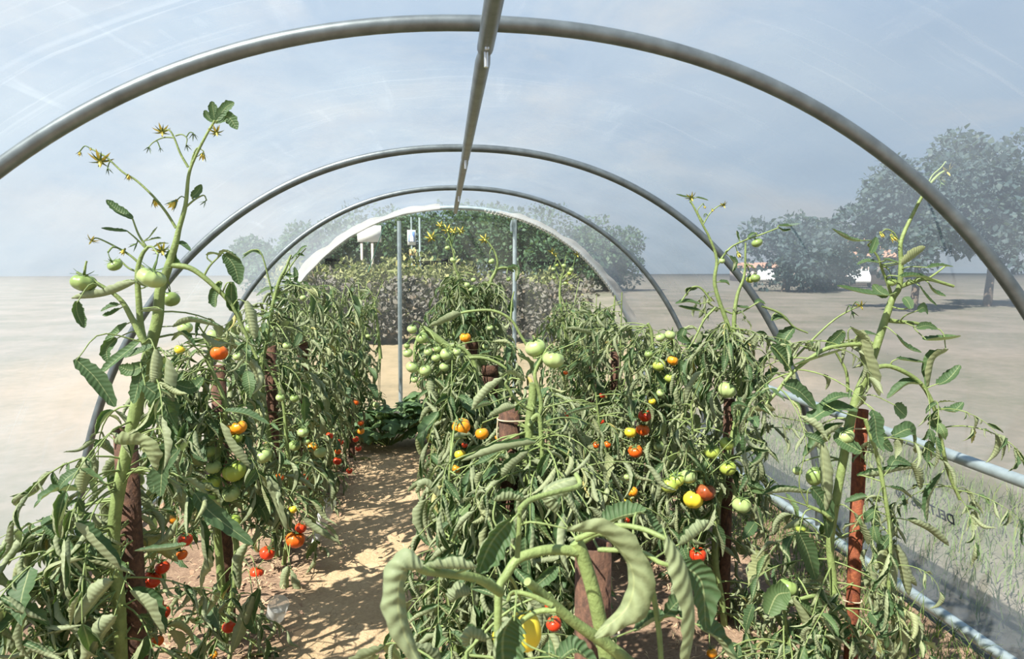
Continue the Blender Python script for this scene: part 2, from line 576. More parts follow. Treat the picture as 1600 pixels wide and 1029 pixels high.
def ribbon(mb, P, halfr, curl, hint, nt=18, ns=9, mi=0, tone=.5, lobes=.08, twist=0.0, seed=0):
    """one big leaf blade along a path: halfr = visible half width (m)"""
    r = np.random.default_rng(seed)
    P, _ = smooth_path(P, nt)
    T, Nn, B = frames(P, hint)
    t = np.linspace(0, 1, nt)
    s = np.linspace(-1, 1, ns)
    A = np.maximum(.06, curl * np.interp(t, [0, .12, .85, 1], [.7, 1, 1, .85]) * (1 + .1 * np.sin(t * 7 + seed)))
    R = halfr * np.interp(t, [0, .12, .35, .7, .93, 1], [.35, .75, 1, .95, .5, .12])
    w = R * np.where(A < PI / 2, A / np.sin(np.minimum(A, PI / 2)), A)
    w = w * (1 + lobes * np.sin(2 * PI * 5 * t + seed))
    rad = (w / A)[:, None] * (1 + .05 * np.sin(2 * PI * 7 * t[:, None] + 2.6 * s[None] + seed) + .06 * np.sin(2 * PI * 2.3 * t[:, None] + seed * 1.7))
    ang = s[None] * A[:, None]
    x = rad * np.sin(ang)
    z = rad * (1 - np.cos(ang)) - (R * .5)[:, None] * min(1, curl / 2)
    tw = twist * t[:, None]
    x, z = x * np.cos(tw) - z * np.sin(tw), x * np.sin(tw) + z * np.cos(tw)
    V = P[:, None] - x[..., None] * B[:, None] * -1 + z[..., None] * Nn[:, None]
    # side = T x N so that x to the side, T along, N up is right handed
    uv = np.stack(np.broadcast_arrays((s[None] + 1) / 2, t[:, None]), -1).reshape(-1, 2)
    mb.add(V.reshape(-1, 3), grid_faces(nt, ns), uv, tone, mi)

# ------------------------------------------------------------------ what must stay visible
KEEP = []      # x, y, rx, ry, depth
GAPS = []      # polygon, depth limit, keep probability
def keep(x, y, rx, ry, Y): KEEP.append((x, y, rx, ry, Y))
def gap(poly, Y=99, p=0.0): GAPS.append((np.array(poly, float), Y, p))

def inside(poly, q):
    x, y = q[:, 0], q[:, 1]
    c = np.zeros(len(q), bool)
    j = len(poly) - 1
    for i in range(len(poly)):
        xi, yi = poly[i]
        xj, yj = poly[j]
        hit = ((yi > y) != (yj > y)) & (x < (xj - xi) * (y - yi) / (yj - yi + 1e-12) + xi)
        c ^= hit
        j = i
    return c

ENV = np.array([(-200, 600), (114, 575), (180, 560), (240, 545), (300, 480), (345, 470), (390, 480), (420, 455), (440, 425), (470, 420), (500, 445), (540, 430), (575, 440),
                (598, 475), (604, 560), (618, 650), (634, 650), (640, 505), (665, 500), (684, 440), (700, 425), (760, 440), (790, 440), (803, 520), (825, 545), (846, 500), (866, 475), (900, 465), (950, 468), (985, 500),
                (1010, 508), (1048, 520), (1062, 462), (1120, 455), (1165, 480), (1210, 488), (1250, 498), (1300, 510), (1350, 540), (1400, 530), (1440, 470), (1486, 440), (1800, 440)], float)

def blocked(P, Y_override=None):
    """P k x m x 3 sample points: True where any sample falls where the photo shows something else in front"""
    k, m = P.shape[:2]
    q = proj(P.reshape(-1, 3))
    Y = P.reshape(-1, 3)[:, 1]
    bad = q[:, 1] < np.interp(q[:, 0], ENV[:, 0], ENV[:, 1])
    if len(KEEP):
        K = np.array(KEEP)
        bad |= (((((q[:, :1] - K[:, 0]) / K[:, 2]) ** 2 + ((q[:, 1:] - K[:, 1]) / K[:, 3]) ** 2) < 1) & (Y[:, None] < K[:, 4])).any(1)
    bad = bad.reshape(k, m).any(1)
    for poly, yd, p in GAPS:
        h = (inside(poly, q) & (Y < yd)).reshape(k, m).any(1)
        bad |= h & (rng.random(k) >= p)
    return bad

# ------------------------------------------------------------------ parts of a tomato plant
def tomato_mesh(r, ribs, amp, flat, seed):
    nu, nv = 28, 16
    th = np.linspace(0, PI, nv)
    ph = np.linspace(0, 2 * PI, nu, endpoint=False)
    TH, PH = np.meshgrid(th, ph, indexing='ij')
    rib = 1 - amp * (.5 + .5 * np.cos(ribs * PH + .4 * np.sin(2 * PH + seed))) ** 2 * np.interp(TH, [0, .5, 1.2, 2.2, PI], [1, 1, .7, .35, .5]) + .04 * np.sin(PH + seed)
    R = r * rib
    x = R * np.sin(TH) * np.cos(PH)
    y = R * np.sin(TH) * np.sin(PH)
    z = R * np.cos(TH) * flat
    z -= r * .24 * np.exp(-(TH / .42) ** 2)
    V = np.stack([x, y, z], -1).reshape(-1, 3)
    i, j = np.meshgrid(np.arange(nv - 1), np.arange(nu), indexing='ij')
    j2 = (j + 1) % nu
    F = np.stack([i * nu + j, (i + 1) * nu + j, (i + 1) * nu + j2, i * nu + j2], -1).reshape(-1, 4)
    return V, F

def calyx(mb, p, axis, r, seed, end=None):
    rr = np.random.default_rng(seed)
    axis = unit(axis)
    a = unit(np.cross(axis, [0.3, 1, .2]))
    b = np.cross(axis, a)
    n = 6
    ln = max(.010, r * 1.0)
    for k in range(n):
        f = 2 * PI * k / n + rr.uniform(-.2, .2)
        h = a * math.cos(f) + b * math.sin(f)
        t = np.linspace(0, 1, 5)[:, None]
        up = rr.uniform(-.1, .75)
        P = p + h * ln * t + axis * (ln * up * t ** 1.6 + r * .03)
        w = ln * .11 * np.array([.9, 1, .8, .5, .08])[:, None]
        sd = np.cross(axis, h)
        V = np.concatenate([P - sd * w, P + axis * ln * .03, P + sd * w])
        F = []
        for i in range(4):
            F += [[i, i + 1, 5 + i + 1, 5 + i], [5 + i, 5 + i + 1, 10 + i + 1, 10 + i]]
        mb.add(V, np.array(F), None, .5, 0)
    if end is not None:
        m = (p + end) / 2 + axis * np.linalg.norm(end - p) * .18
        P, _ = smooth_path([p, p + axis * min(.02, .5 * r), m, end], 8)
        tube(mb, P, max(.0012, r * .055), 5)

def flower(mb, p, axis, s, opened, seed):
    """six narrow reflexed petals round a yellow cone, green sepals behind; a bud when not open"""
    rr = np.random.default_rng(seed)
    axis = unit(axis)
    a = unit(np.cross(axis, [0.3, 1, .2]))
    b = np.cross(axis, a)
    for ring, (mi, ln, up) in enumerate(((1, s * .9, -.15 if opened else .95), (0, s * .95, .15 if opened else .8))):
        if ring == 0 and not opened and rr.random() < .5:
            continue
        for k in range(6):
            f = 2 * PI * k / 6 + ring * .5 + rr.uniform(-.2, .2)
            h = a * math.cos(f) + b * math.sin(f)
            t = np.linspace(0, 1, 4)[:, None]
            sp_ = math.sqrt(max(.05, 1 - min(.98, up) ** 2))
            P = p + h * ln * sp_ * t + axis * ln * (up * t - (.35 * t ** 2 if opened else 0))
            w = ln * (.15 if mi == 1 else .075) * np.array([.7, 1, .7, .05])[:, None]
            sd = np.cross(axis, h)
            V = np.concatenate([P - sd * w, P + sd * w])
            F = [[i, i + 1, 5 + i, 4 + i] for i in range(3)]
            mb.add(V, np.array(F), None, .5, mi)
    if opened:
        P = np.array([p, p + axis * s * .3, p + axis * s * .6])
        tube(mb, P, [s * .10, s * .12, s * .02], 6, 1)

class Plant:
    def __init__(s, label, X, Y, lod, group=None):
        s.label, s.X, s.Y, s.lod = label, X, Y, lod
        s.stem, s.fol, s.fl = MB(), MB(), MB()
        s.toms, s.pts, s.big, s.flw, s.att = [], [], [], [], []
        s.name = 'tomato_plant'
        s.base = np.array([X, Y, 0.0])
    def shoot(s, P, R, sides=7, n=None):
        """P: 3-D points, R: radii (m)"""
        n = n or max(8, 4 * len(P))
        Q, Rr = smooth_path(P, n, R)
        tube(s.stem, Q, Rr, sides)
        s.pts.append(Q)
        return Q
    def px(s, pts, Y=None, r=(3, 2), sides=7):
        """stem through photo points; r in photo pixels at the depth"""
        Y = s.Y if Y is None else Y
        Ys = np.linspace(Y[0], Y[1], len(pts)) if isinstance(Y, tuple) else [Y] * len(pts)
        P = [at(x, y, yy) for (x, y), yy in zip(pts, Ys)]
        R = np.interp(np.linspace(0, 1, len(pts)), np.linspace(0, 1, len(r)), r) * np.array(Ys) / FPX
        return s.shoot(P, R, sides)
    def leaf(s, pts, r, curl=1.6, hint=(0, 0, 1), Y=None, dY=0.0, young=False, twist=0.0, part=False, tone=None):
        Y = s.Y if Y is None else Y
        P = [at(x, y, Y + dY * i / (len(pts) - 1)) for i, (x, y) in enumerate(pts)]
        sd = int(pts[0][0] * 7 + pts[0][1])
        mb = MB() if part else s.fol
        if len(pts) == 2:
            P.insert(1, (P[0] + P[1]) / 2 + np.array([0, 0, 1]) * np.linalg.norm(P[1] - P[0]) * .07)
        ribbon(mb, P, r * Y / FPX, curl, hint, 26 if part else 14, 13 if part else 9, 0, .5 if tone is None else tone, .08, twist, sd)
        s.att.append((np.array(P[0]), unit(P[1] - P[0]), Y))
        if part:
            s.big.append(mb)
    def tom(s, x, y, r, c, Y=None, ry=None, hide=.95):
        Y = s.Y if Y is None else Y
        s.toms.append((x, y, r, c, Y, ry))
        keep(x, y, r * hide, (ry or r) * hide, Y)
    def flo(s, x, y, size, opened=True, Y=None, ax=(0.2, -.5, -.8), stalk=None):
        Y = s.Y if Y is None else Y
        p = at(x, y, Y)
        mb = MB()
        flower(mb, p, np.array(ax), 1.3 * size * Y / FPX, opened, int(x * 3 + y))
        s.flw.append((mb, p, None if stalk is None else at(stalk[0], stalk[1], Y), .7 * Y / FPX + .0003, opened))
    def compound(s, base, az, Ln, e0, droop, wilt, flat=.15, check=True, pairs=3):
        h = np.array([math.cos(az), math.sin(az), 0])
        n = 9
        e = e0 - droop * np.linspace(0, 1, n) ** 1.2
        stp = Ln / (n - 1)
        P = np.zeros((n, 3))
        P[0] = base
        sway = rng.uniform(-.5, .5)
        for i in range(1, n):
            hh = unit(h + np.array([-h[1], h[0], 0]) * sway * i / n)
            P[i] = P[i - 1] + stp * (hh * math.cos(e[i]) + np.array([0, 0, 1]) * math.sin(e[i]))
        P[:, 2] = np.maximum(P[:, 2], .02)
        T, Nn, B = frames(P)
        pos, d, nr, ln = [], [], [], []
        fr = {3: [(.34, .8), (.46, .35), (.58, 1.), (.70, .35), (.80, .95)], 2: [(.42, .85), (.6, .35), (.75, 1.)]}[pairs]
        for f, sz in fr:
            i = f * (n - 1)
            i0 = int(i)
            p = P[i0] + (P[min(i0 + 1, n - 1)] - P[i0]) * (i - i0)
            for sgn in (-1, 1):
                if rng.random() < .12:
                    continue
                g = wilt * rng.uniform(.5, 1.5)
                dd = unit(sgn * B[i0] * .85 + T[i0] * rng.uniform(.1, .8) + np.array([0, 0, -g * .75]) + rng.normal(0, .38, 3))
                pos.append(p); d.append(dd)
                nr.append(Nn[i0] * .8 - np.array([0, 0, -1]) * .3 + rng.normal(0, .45, 3) + h * (.4 * g))
                ln.append(Ln * .345 * sz * rng.uniform(.75, 1.25))
        pos.append(P[-1]); d.append(unit(T[-1] + np.array([0, 0, -wilt * .5]) + rng.normal(0, .15, 3)))
        nr.append(Nn[-1] + rng.normal(0, .3, 3) + h * .4); ln.append(Ln * .42 * rng.uniform(.9, 1.2))
        pos, d, nr, ln = map(np.array, (pos, d, nr, ln))
        tip = pos + d * ln[:, None]
        tip[:, 2] = np.maximum(tip[:, 2], .01)
        if check:
            mid = pos + d * ln[:, None] * .5
            bad = blocked(np.stack([pos * .75 + tip * .25, mid, tip], 1))
            if bad.mean() > .4 or blocked(P[None, 3:])[0]:
                return False
            ok = ~bad
            pos, d, nr, ln = pos[ok], d[ok], nr[ok], ln[ok]
        tube(s.fol, P, np.linspace(.0030, .0012, n) * (Ln / .3), 5, 1, False)
        place_leaflets(s.fol, s.lod, pos, d, nr, ln, flat, rng)
        return True
    def fill(s, *a, **k):
        FILLS.append((s, a, k))
    def fill_now(s, Q, n, Lr=(.24, .36), wilt=(.5, 1.5), z0=.06, z1=9, flat=.12, e0=(-.2, .7), az=None, spread=PI, droop=(.8, 2.0)):
        """n compound leaves hung along the stem path Q"""
        n = int(n * (1.6 if s.Y < 3 else 1.35))
        flat *= .65
        cand = Q[(Q[:, 2] > z0) & (Q[:, 2] < z1)]
        if len(cand) == 0:
            return
        k = a = 0
        ga = rng.uniform(0, 6)
        while k < n and a < n * 3:
            a += 1
            i = rng.uniform(0, len(cand) - 1.001)
            i0 = int(i)
            p = cand[i0] + (cand[i0 + 1] - cand[i0]) * (i - i0)
            ga += 2.4 + rng.uniform(-.4, .4)
            phi = ga if az is None else az + rng.uniform(-spread, spread)
            if s.compound(p, phi, rng.uniform(*Lr), rng.uniform(*e0), rng.uniform(*droop), rng.uniform(*wilt), flat):
                k += 1
    def auto(s, ztop, n_stems, n_leaves, spread=.16, r=.008, **kw):
        for i in range(n_stems):
            a = rng.uniform(0, 6.3)
            zt = ztop * rng.uniform(.78, 1.0) if i else ztop
            P = [s.base + [rng.uniform(-.04, .04), rng.uniform(-.04, .04), 0]]
            for f in (.25, .5, .75, 1.0):
                P.append(s.base + [math.cos(a) * spread * f ** 1.3 + rng.uniform(-.05, .05), math.sin(a) * spread * f ** 1.3 + rng.uniform(-.05, .05), zt * f])
            Q = s.shoot(P, [r, r * .95, r * .8, r * .6, r * .35], 6)
            s.fill(Q, n_leaves // n_stems, **kw)
    def build(s):
        o = empty(s.name, s.base, s.label, 'tomato plant', 'staked tomato plants')
        allp = np.concatenate(s.pts) if s.pts else s.base[None]
        toms = []
        for x, y, r, c, Y, ry in s.toms:
            p = at(x, y, Y)
            rm = r * Y / FPX
            up = unit(np.array([rng.uniform(-.5, .5), rng.uniform(-.6, .3), 1.0]))
            top = p + up * rm * .62
            dd = np.linalg.norm(allp - (top + [0, 0, .05]), axis=1) + .6 * np.maximum(0, top[2] - allp[:, 2])
            q = allp[np.argmin(dd)]
            node = top + up * max(.02, rm * .9) + unit(q - top) * .01
            if np.linalg.norm(q - node) > .45:
                node2 = None
            else:
                m = (node + q) / 2 + np.array([0, 0, .12]) * np.linalg.norm(q - node)
                Q, _ = smooth_path([q, m, node], 8)
                tube(s.stem, Q, [.0030] * 4 + [.0024] * 4, 5)
            toms.append((p, rm, c, up, top, node, ry, r))
        for b0, d0, yy in s.att:       # a short petiole joins each single leaf to the nearest stem
            dist = np.linalg.norm(allp - b0, axis=1) + .5 * np.maximum(0, allp[:, 2] - b0[2])
            q = allp[np.argmin(dist)]
            dl = np.linalg.norm(q - b0)
            if .004 < dl < .3:
                m = (q + b0) / 2 - d0 * dl * .2 + np.array([0, 0, .1]) * dl
                Q, _ = smooth_path([q, m, b0 + d0 * .004], 8)
                tube(s.stem, Q, np.linspace(.0022, .0014, 8) * (.6 + .25 * yy), 5)
        if not s.stem.empty():
            link_mesh('stem', s.stem, M_STEM, o, s.base)
        if not s.fol.empty():
            link_mesh('foliage', s.fol, [M_LEAF, M_PET], o, s.base)
        for mb in s.big:
            tag(link_mesh('leaf', mb, M_BIG, o, s.base), 'large rolled pale green leaf')
        for mb, fp, q, fr_, op in s.flw:
            if q is None:
                q = allp[np.argmin(np.linalg.norm(allp - fp, axis=1))]
            if np.linalg.norm(q - fp) > .001:
                Q, _ = smooth_path([q, (fp + q) / 2 + np.array([0, 0, .35]) * np.linalg.norm(fp - q), fp], 7)
                tube(mb, Q, fr_, 5, 0)
            tag(link_mesh('flower', mb, [M_SEPAL, M_PETAL], o, s.base), 'small yellow star flower' if op else 'closed flower bud')
        for i, (p, rm, c, up, top, node, ry, r) in enumerate(toms):
            flat = .86 if ry is None else min(1.25, ry / r)
            big = rm > .026
            V, F = tomato_mesh(rm, 7 + i % 4 if big else 5, .13 if big else .035, flat, i)
            z = unit(up); xx = unit(np.cross([0, 1, .1], z)); yy = np.cross(z, xx)
            mb = MB()
            mb.add(V @ np.stack([xx, yy, z]), F, None, .5, 0)
            t = link_mesh('tomato', mb, TCOL[c], o, None)
            t.location = p - s.base
            t['label'] = TNAME[c]
            cb = MB()
            calyx(cb, z * rm * flat * .80, z, rm, i * 7 + int(s.Y * 100), node - p)
            link_mesh('calyx', cb, M_SEPAL, t, None)
        return o

PLANTS = []
FILLS = []      # leaves are hung once every fruit and stake is known
def plant(label, X, Y, lod):
    p = Plant(label, X, Y, lod)
    PLANTS.append(p)
    return p

# ------------------------------------------------------------------ sky and sun
SUN_AZ = np.array([-.76, -.65])          # where the sun stands, seen from above
SUN_EL = math.radians(50)
w = bpy.data.worlds.new('hazy_summer_sky')
S.world = w
w.use_nodes = True
nt = w.node_tree
nt.nodes.clear()
wo = nt.nodes.new('ShaderNodeOutputWorld')
bg = nt.nodes.new('ShaderNodeBackground')
tc = nt.nodes.new('ShaderNodeTexCoord')
sepw = nt.nodes.new('ShaderNodeSeparateXYZ')
L(nt, tc.outputs['Generated'], sepw.inputs[0])
skyc = ramp(nt, sepw.outputs[2], [(0.0, (.58, .70, .80)), (.12, (.48, .63, .80)), (.35, (.37, .55, .78)), (.8, (.25, .48, .84))])
mpw = nt.nodes.new('ShaderNodeMapping')
mpw.inputs['Scale'].default_value = (1.6, 1.6, 4.2)
L(nt, tc.outputs['Generated'], mpw.inputs['Vector'])
cl = noise(nt, 1.7, 6, .6, mpw.outputs['Vector'], .3)
clf = ramp(nt, cl, [(.47, (0, 0, 0)), (.66, (1, 1, 1))])
skyc = mixc(nt, math_(nt, 'MULTIPLY', clf, .75), skyc, (.84, .83, .83))
L(nt, skyc, bg.inputs['Color'])
bg.inputs['Strength'].default_value = .74
L(nt, bg.outputs[0], wo.inputs['Surface'])

sl = bpy.data.lights.new('sun', 'SUN')
sl.energy = 16
sl.color = (1.0, .94, .84)
sl.angle = math.radians(.6)
so = bpy.data.objects.new('sun', sl)
COL.objects.link(so)
sd = np.array([*(unit(SUN_AZ) * math.cos(SUN_EL)), math.sin(SUN_EL)])
so.rotation_euler = Vector(sd).to_track_quat('Z', 'Y').to_euler()
so.location = (-6, -6, 9)

# ------------------------------------------------------------------ ground
g = MB()
box(g, (0, 60, -.16), (360, 340, .2))
tag(link_mesh('ground', g, M_DRYG), 'patchy grass and dry field outside the tunnel', kind='structure')
nx, ny = 150, 340
xs, ys = np.linspace(-1.98, 1.98, nx), np.linspace(-2.2, 6.79, ny)
XX, YY = np.meshgrid(xs, ys, indexing='ij')
def bumps(X, Y, k, seed):
    r = np.random.default_rng(seed)
    z = 0 * X
    for _ in range(k):
        f = r.uniform(3, 40)
        a = r.uniform(0, 6.3)
        z += np.sin(X * f * math.cos(a) + Y * f * math.sin(a) + r.uniform(0, 6)) / f
    return z
ZZ = .018 * bumps(XX, YY, 40, 4) * (1 - .6 * np.exp(-((XX + .53) / .25) ** 2)) + rng.normal(0, .0022, XX.shape)
ZZ += .03 * (np.exp(-((XX + 1.0) / .3) ** 2) + np.exp(-((XX - .1) / .3) ** 2) + np.exp(-((XX - 1.08) / .3) ** 2)) - .02
g = MB()
i, j = np.meshgrid(np.arange(nx - 1), np.arange(ny - 1), indexing='ij')
g.add(np.stack([XX, YY, ZZ], -1).reshape(-1, 3), np.stack([i * ny + j, (i + 1) * ny + j, (i + 1) * ny + j + 1, i * ny + j + 1], -1).reshape(-1, 4))
tag(link_mesh('floor', g, M_SOIL), 'dry trodden soil floor of the tunnel', kind='structure')

def litter(name, m, n, xf, yr, lr, wr, label, zlift=.012, up=.25):
    mb = MB()
    for _ in range(n):
        x, y = xf(), rng.uniform(*yr)
        a = rng.uniform(0, 6.3)
        l, wd = rng.uniform(*lr), rng.uniform(*wr)
        h = np.array([math.cos(a), math.sin(a), rng.uniform(-up, up)])
        sd_ = np.array([-h[1], h[0], rng.uniform(-.4, .4)])
        c = np.array([x, y, zlift + rng.uniform(0, .012)])
        P = [c - h * l / 2, c + np.array([0, 0, rng.uniform(.0, .3) * l]), c + h * l / 2]
        V = []
        for k, p in enumerate(P):
            ww = wd * (1 if k == 1 else .4)
            V += [p - sd_ * ww, p + sd_ * ww]
        mb.add(np.array(V), np.array([[0, 1, 3, 2], [2, 3, 5, 4]]), None, rng.random())
    return tag(link_mesh(name, mb, m), label, 'plant litter', kind='stuff')
def rowx():
    c = rng.choice([-1.05, .12, 1.1], p=[.35, .25, .4])
    return c + rng.normal(0, .22)
litter('straw_litter', M_STRAW, 6500, rowx, (1.0, 6.0), (.015, .06), (.0008, .0028), 'dry straw bits littering the soil under the plants')
litter('dead_leaf_litter', M_DEAD, 1500, rowx, (1.0, 6.0), (.02, .05), (.004, .011), 'curled brown dead leaves littering the soil under the plants')

def blades(name, n, xr, yr, hr, label, cat='grass', m=M_GRASS):
    mb = MB()
    for _ in range(n):
        p = np.array([rng.uniform(*xr), rng.uniform(*yr), 0])
        h = rng.uniform(*hr)
        a = rng.uniform(0, 6.3)
        le = np.array([math.cos(a), math.sin(a), 0]) * h * rng.uniform(.2, 1.1)
        sd_ = np.array([-math.sin(a), math.cos(a), 0]) * rng.uniform(.0015, .004)
        V = []
        for t in (0, .35, .7, 1):
            q = p + np.array([0, 0, h * t * (1 - .3 * t)]) + le * t ** 2
            V += [q - sd_ * (1 - t * .9), q + sd_ * (1 - t * .9)]
        mb.add(np.array(V), np.array([[0, 1, 3, 2], [2, 3, 5, 4], [4, 5, 7, 6]]), None, rng.random())
    return tag(link_mesh(name, mb, m), label, cat, kind='stuff')
blades('grass', 3600, (1.48, 1.93), (1.2, 5.5), (.03, .16), 'green grass growing along the base rail of the printed film wall')
blades('outside_grass', 5000, (2.1, 3.6), (1.2, 6.5), (.05, .22), 'rough green grass outside the tunnel beyond the base rail')

# ------------------------------------------------------------------ tunnel: film, hoops, rails
def profile(t, off=0.0):
    c, s = np.cos(t), np.sin(t)
    a, h = HALF_W + off, H_APEX + off
    x = a * np.sign(c) * np.abs(c) ** (2 / E_X)
    z = h * np.abs(s) ** (2 / E_Z)
    return x, z
PR = .0195      # hoop pipe radius
M_FILM = film_mat('polythene_film', .36, (.96, .98, .99), .05, .50, .85, (.41, .47, .55), .12, .12)
M_FILM_END = film_mat('clear_end_film', .15, (.90, .955, .94), .03, .4, .6, (.60, .66, .64))
M_FILM_FOLD = film_mat('folded_polythene', .62, (.95, .96, .97), .06, .45, .4, (.74, .74, .74))
def arch(mb, ys, off, nt_=90, t0=0.0, t1=PI, wob=0.0, seed=0):
    t = np.linspace(t0, t1, nt_)
    V = []
    r = np.random.default_rng(seed)
    ph = r.uniform(0, 6, 6)
    for y in ys:
        k = np.interp(y, HOOP_Y, range(5)) % 1.0
        sag = -.018 * math.sin(PI * k) if y > HOOP_Y[0] else 0
        wv = wob * (np.sin(t * 23 + y * 5 + ph[0]) + .7 * np.sin(t * 41 - y * 9 + ph[1]) + .5 * np.sin(t * 67 + y * 3 + ph[2])) * (.35 + math.sin(PI * k))
        x, z = profile(t, 0)
        n = np.stack([x / HALF_W ** 2, z / H_APEX ** 2], -1)
        n /= np.linalg.norm(n, axis=1, keepdims=True)
        d = off + sag + wv
        V.append(np.stack([x + n[:, 0] * d, np.full_like(x, y), z + n[:, 1] * d], -1))
    V = np.array(V).reshape(-1, 3)
    ny_ = len(ys)
    i, j = np.meshgrid(np.arange(ny_ - 1), np.arange(nt_ - 1), indexing='ij')
    mb.add(V, np.stack([i * nt_ + j, i * nt_ + j + 1, (i + 1) * nt_ + j + 1, (i + 1) * nt_ + j], -1).reshape(-1, 4))
mb = MB()
arch(mb, np.linspace(-2.2, 6.79, 90), PR + .004, 120, wob=.0022)
cover = tag(link_mesh('ceiling', mb, M_FILM), 'hazy arched polythene cover of the tunnel', kind='structure')

mb = MB()
t = np.linspace(0, PI, 80)
x, z = profile(t, PR)
ring = np.stack([x, np.full_like(x, 6.80), z], -1)
nr = 16
V = []
for k in range(nr + 1):
    f = k / nr
    q = ring.copy()
    q[:, 2] = z * (1 - f) + .0 * f
    q[:, 1] += .004 * np.sin(x * 9 + f * 5)
    V.append(q)
V = np.array(V).reshape(-1, 3)
i, j = np.meshgrid(np.arange(nr), np.arange(79), indexing='ij')
mb.add(V, np.stack([i * 80 + j, i * 80 + j + 1, (i + 1) * 80 + j + 1, (i + 1) * 80 + j], -1).reshape(-1, 4))
endw = tag(link_mesh('wall_end', mb, M_FILM_END), 'clear film end wall of the tunnel', kind='structure')

# overlapped film bands folded in at the end hoop
mb = MB()
arch(mb, np.linspace(6.05, 6.77, 10), -.012, 60, PI * .52, PI * .93, .006, 3)
tag(link_mesh('trim_1', mb, M_FILM_FOLD), 'whitish folded film band at the end hoop', kind='structure')
mb = MB()
arch(mb, np.linspace(6.25, 6.77, 8), -.012, 60, PI * .10, PI * .44, .006, 5)
tag(link_mesh('trim_2', mb, M_FILM_FOLD), 'bluish folded film band at the end hoop', kind='structure')

hl = [None, 'nearest galvanised tunnel hoop, passing over the first plants', 'second galvanised tunnel hoop from the camera',
      'third galvanised tunnel hoop from the camera', 'end hoop of the tunnel, carrying the clear end film']
for k, y in enumerate(HOOP_Y):
    if hl[k] is None:
        continue
    mb = MB()
    t = np.linspace(0, PI, 120)
    x, z = profile(t)
    tube(mb, np.stack([x, np.full_like(x, y), z], -1), PR if k < 4 else .022, 14)
    tag(link_mesh('tunnel_hoop', mb, M_GALV if k < 4 else M_GALVP), hl[k], 'hoop', 'tunnel hoops')

rd = empty('ridge_pipe', (0, 1.745, H_APEX - .045), 'galvanised ridge pipe running under the crown of the hoops', 'pipe')
zr = H_APEX - .043
secs = [(-2.2, 1.80), (1.76, 3.53), (3.50, 5.20), (5.17, 6.74)]
for k, (a, b) in enumerate(secs):
    mb = MB()
    yy = np.linspace(a, b, 24)
    rr_ = np.where(yy < a + .12, .017, .0215) if k else np.full_like(yy, .0215)
    P = np.stack([0 * yy, yy, np.full_like(yy, zr)], -1)
    tube(mb, P, rr_, 14)
    link_mesh('pipe_section', mb, M_GALV, rd, (0, 1.745, H_APEX - .045))
for y in HOOP_Y[1:4]:
    mb = MB()
    for sgn in (1, -1):
        tube(mb, [(0, y + .02 * sgn, zr - .032 * (sgn > 0) - .026), (0, y + .02 * sgn, zr + .03)], .006, 8)
    link_mesh('bolt', mb, M_BOLT, rd, (0, 1.745, H_APEX - .045))

def straight(name, a, b, r, m, label, cat):
    mb = MB()
    P, _ = smooth_path([a, b], 10)
    tube(mb, P, r, 12)
    return tag(link_mesh(name, mb, m), label, cat)
bx = HALF_W - .004
straight('base_rail', (bx, -2.2, .045), (bx, 6.75, .045), .024, M_GALVP, 'pale steel base rail along the foot of the printed film wall', 'rail')
straight('base_rail', (-bx, -2.2, .045), (-bx, 6.75, .045), .024, M_GALVP, 'pale steel base rail behind the row of tomatoes across the path', 'rail')
sx = HALF_W * (1 - (.79 / H_APEX) ** E_Z) ** (1 / E_X) - .035
straight('side_rail', (sx, -2.2, .79), (sx, 6.75, .79), .022, M_GALVP, 'pale steel side rail halfway up the printed film wall', 'rail')
for px, py, lab in ((623.5, 345, 'pale steel upright post of the end wall, beside the dirt path'), (804.5, 343, 'pale steel upright post of the end wall, behind the two big green tomatoes')):
    p = at(px, py, 6.735)
    p2 = at(px + (2.5 if px < 700 else -1.5), 640, 6.735)
    straight('end_post', (p2[0], 6.735, -.02), (p[0], 6.735, p[2]), .021, M_GALVP, lab, 'post')
# hook beside the post, wiggle wire along the end hoop
p = at(800.5, 352, 6.70)
mb = MB()
tube(mb, smooth_path([p + [0, 0, .05], p + [-.012, 0, .0], p + [-.01, 0, -.06]], 8)[0], .012, 8)
tag(link_mesh('film_clip', mb, M_GALVP), 'small pale metal clip hanging beside the end post under the hoop', 'clip')
mb = MB()
tt = np.linspace(PI * .46, PI * .20, 400)
x, z = profile(tt, -.02)
u = np.linspace(0, 44 * 2 * PI, 400)
tube(mb, np.stack([x + .006 * np.cos(u), 6.72 - .02 * np.sin(u), z + .014 * np.sin(u)], -1), .0045, 6)
tag(link_mesh('wiggle_wire', mb, M_WHITE), 'white wavy wire clamping the film to the end hoop', 'wire')
# thin green string from the hoop down into the far row
a, b = at(601, 351, 6.70), at(575, 425, 6.0)
mb = MB()
tube(mb, smooth_path([a, (a + b) / 2, b], 8)[0], .004, 5)
tag(link_mesh('string', mb, simple('green_string', (.05, .13, .09), .8)), 'thin dark green string slanting down from the end hoop', 'string')

def lettering(name, txt, size, M, m, parent, bold=.0014):
    c = bpy.data.curves.new(name, 'FONT')
    c.body = txt
    c.size = size
    c.extrude = .0003
    c.offset = bold
    c.space_character = 1.0
    c.materials.append(m)
    o = bpy.data.objects.new(name, c)
    COL.objects.link(o)
    o.parent = parent
    o.matrix_world = M
    o.data.align_x = 'LEFT'
    return o
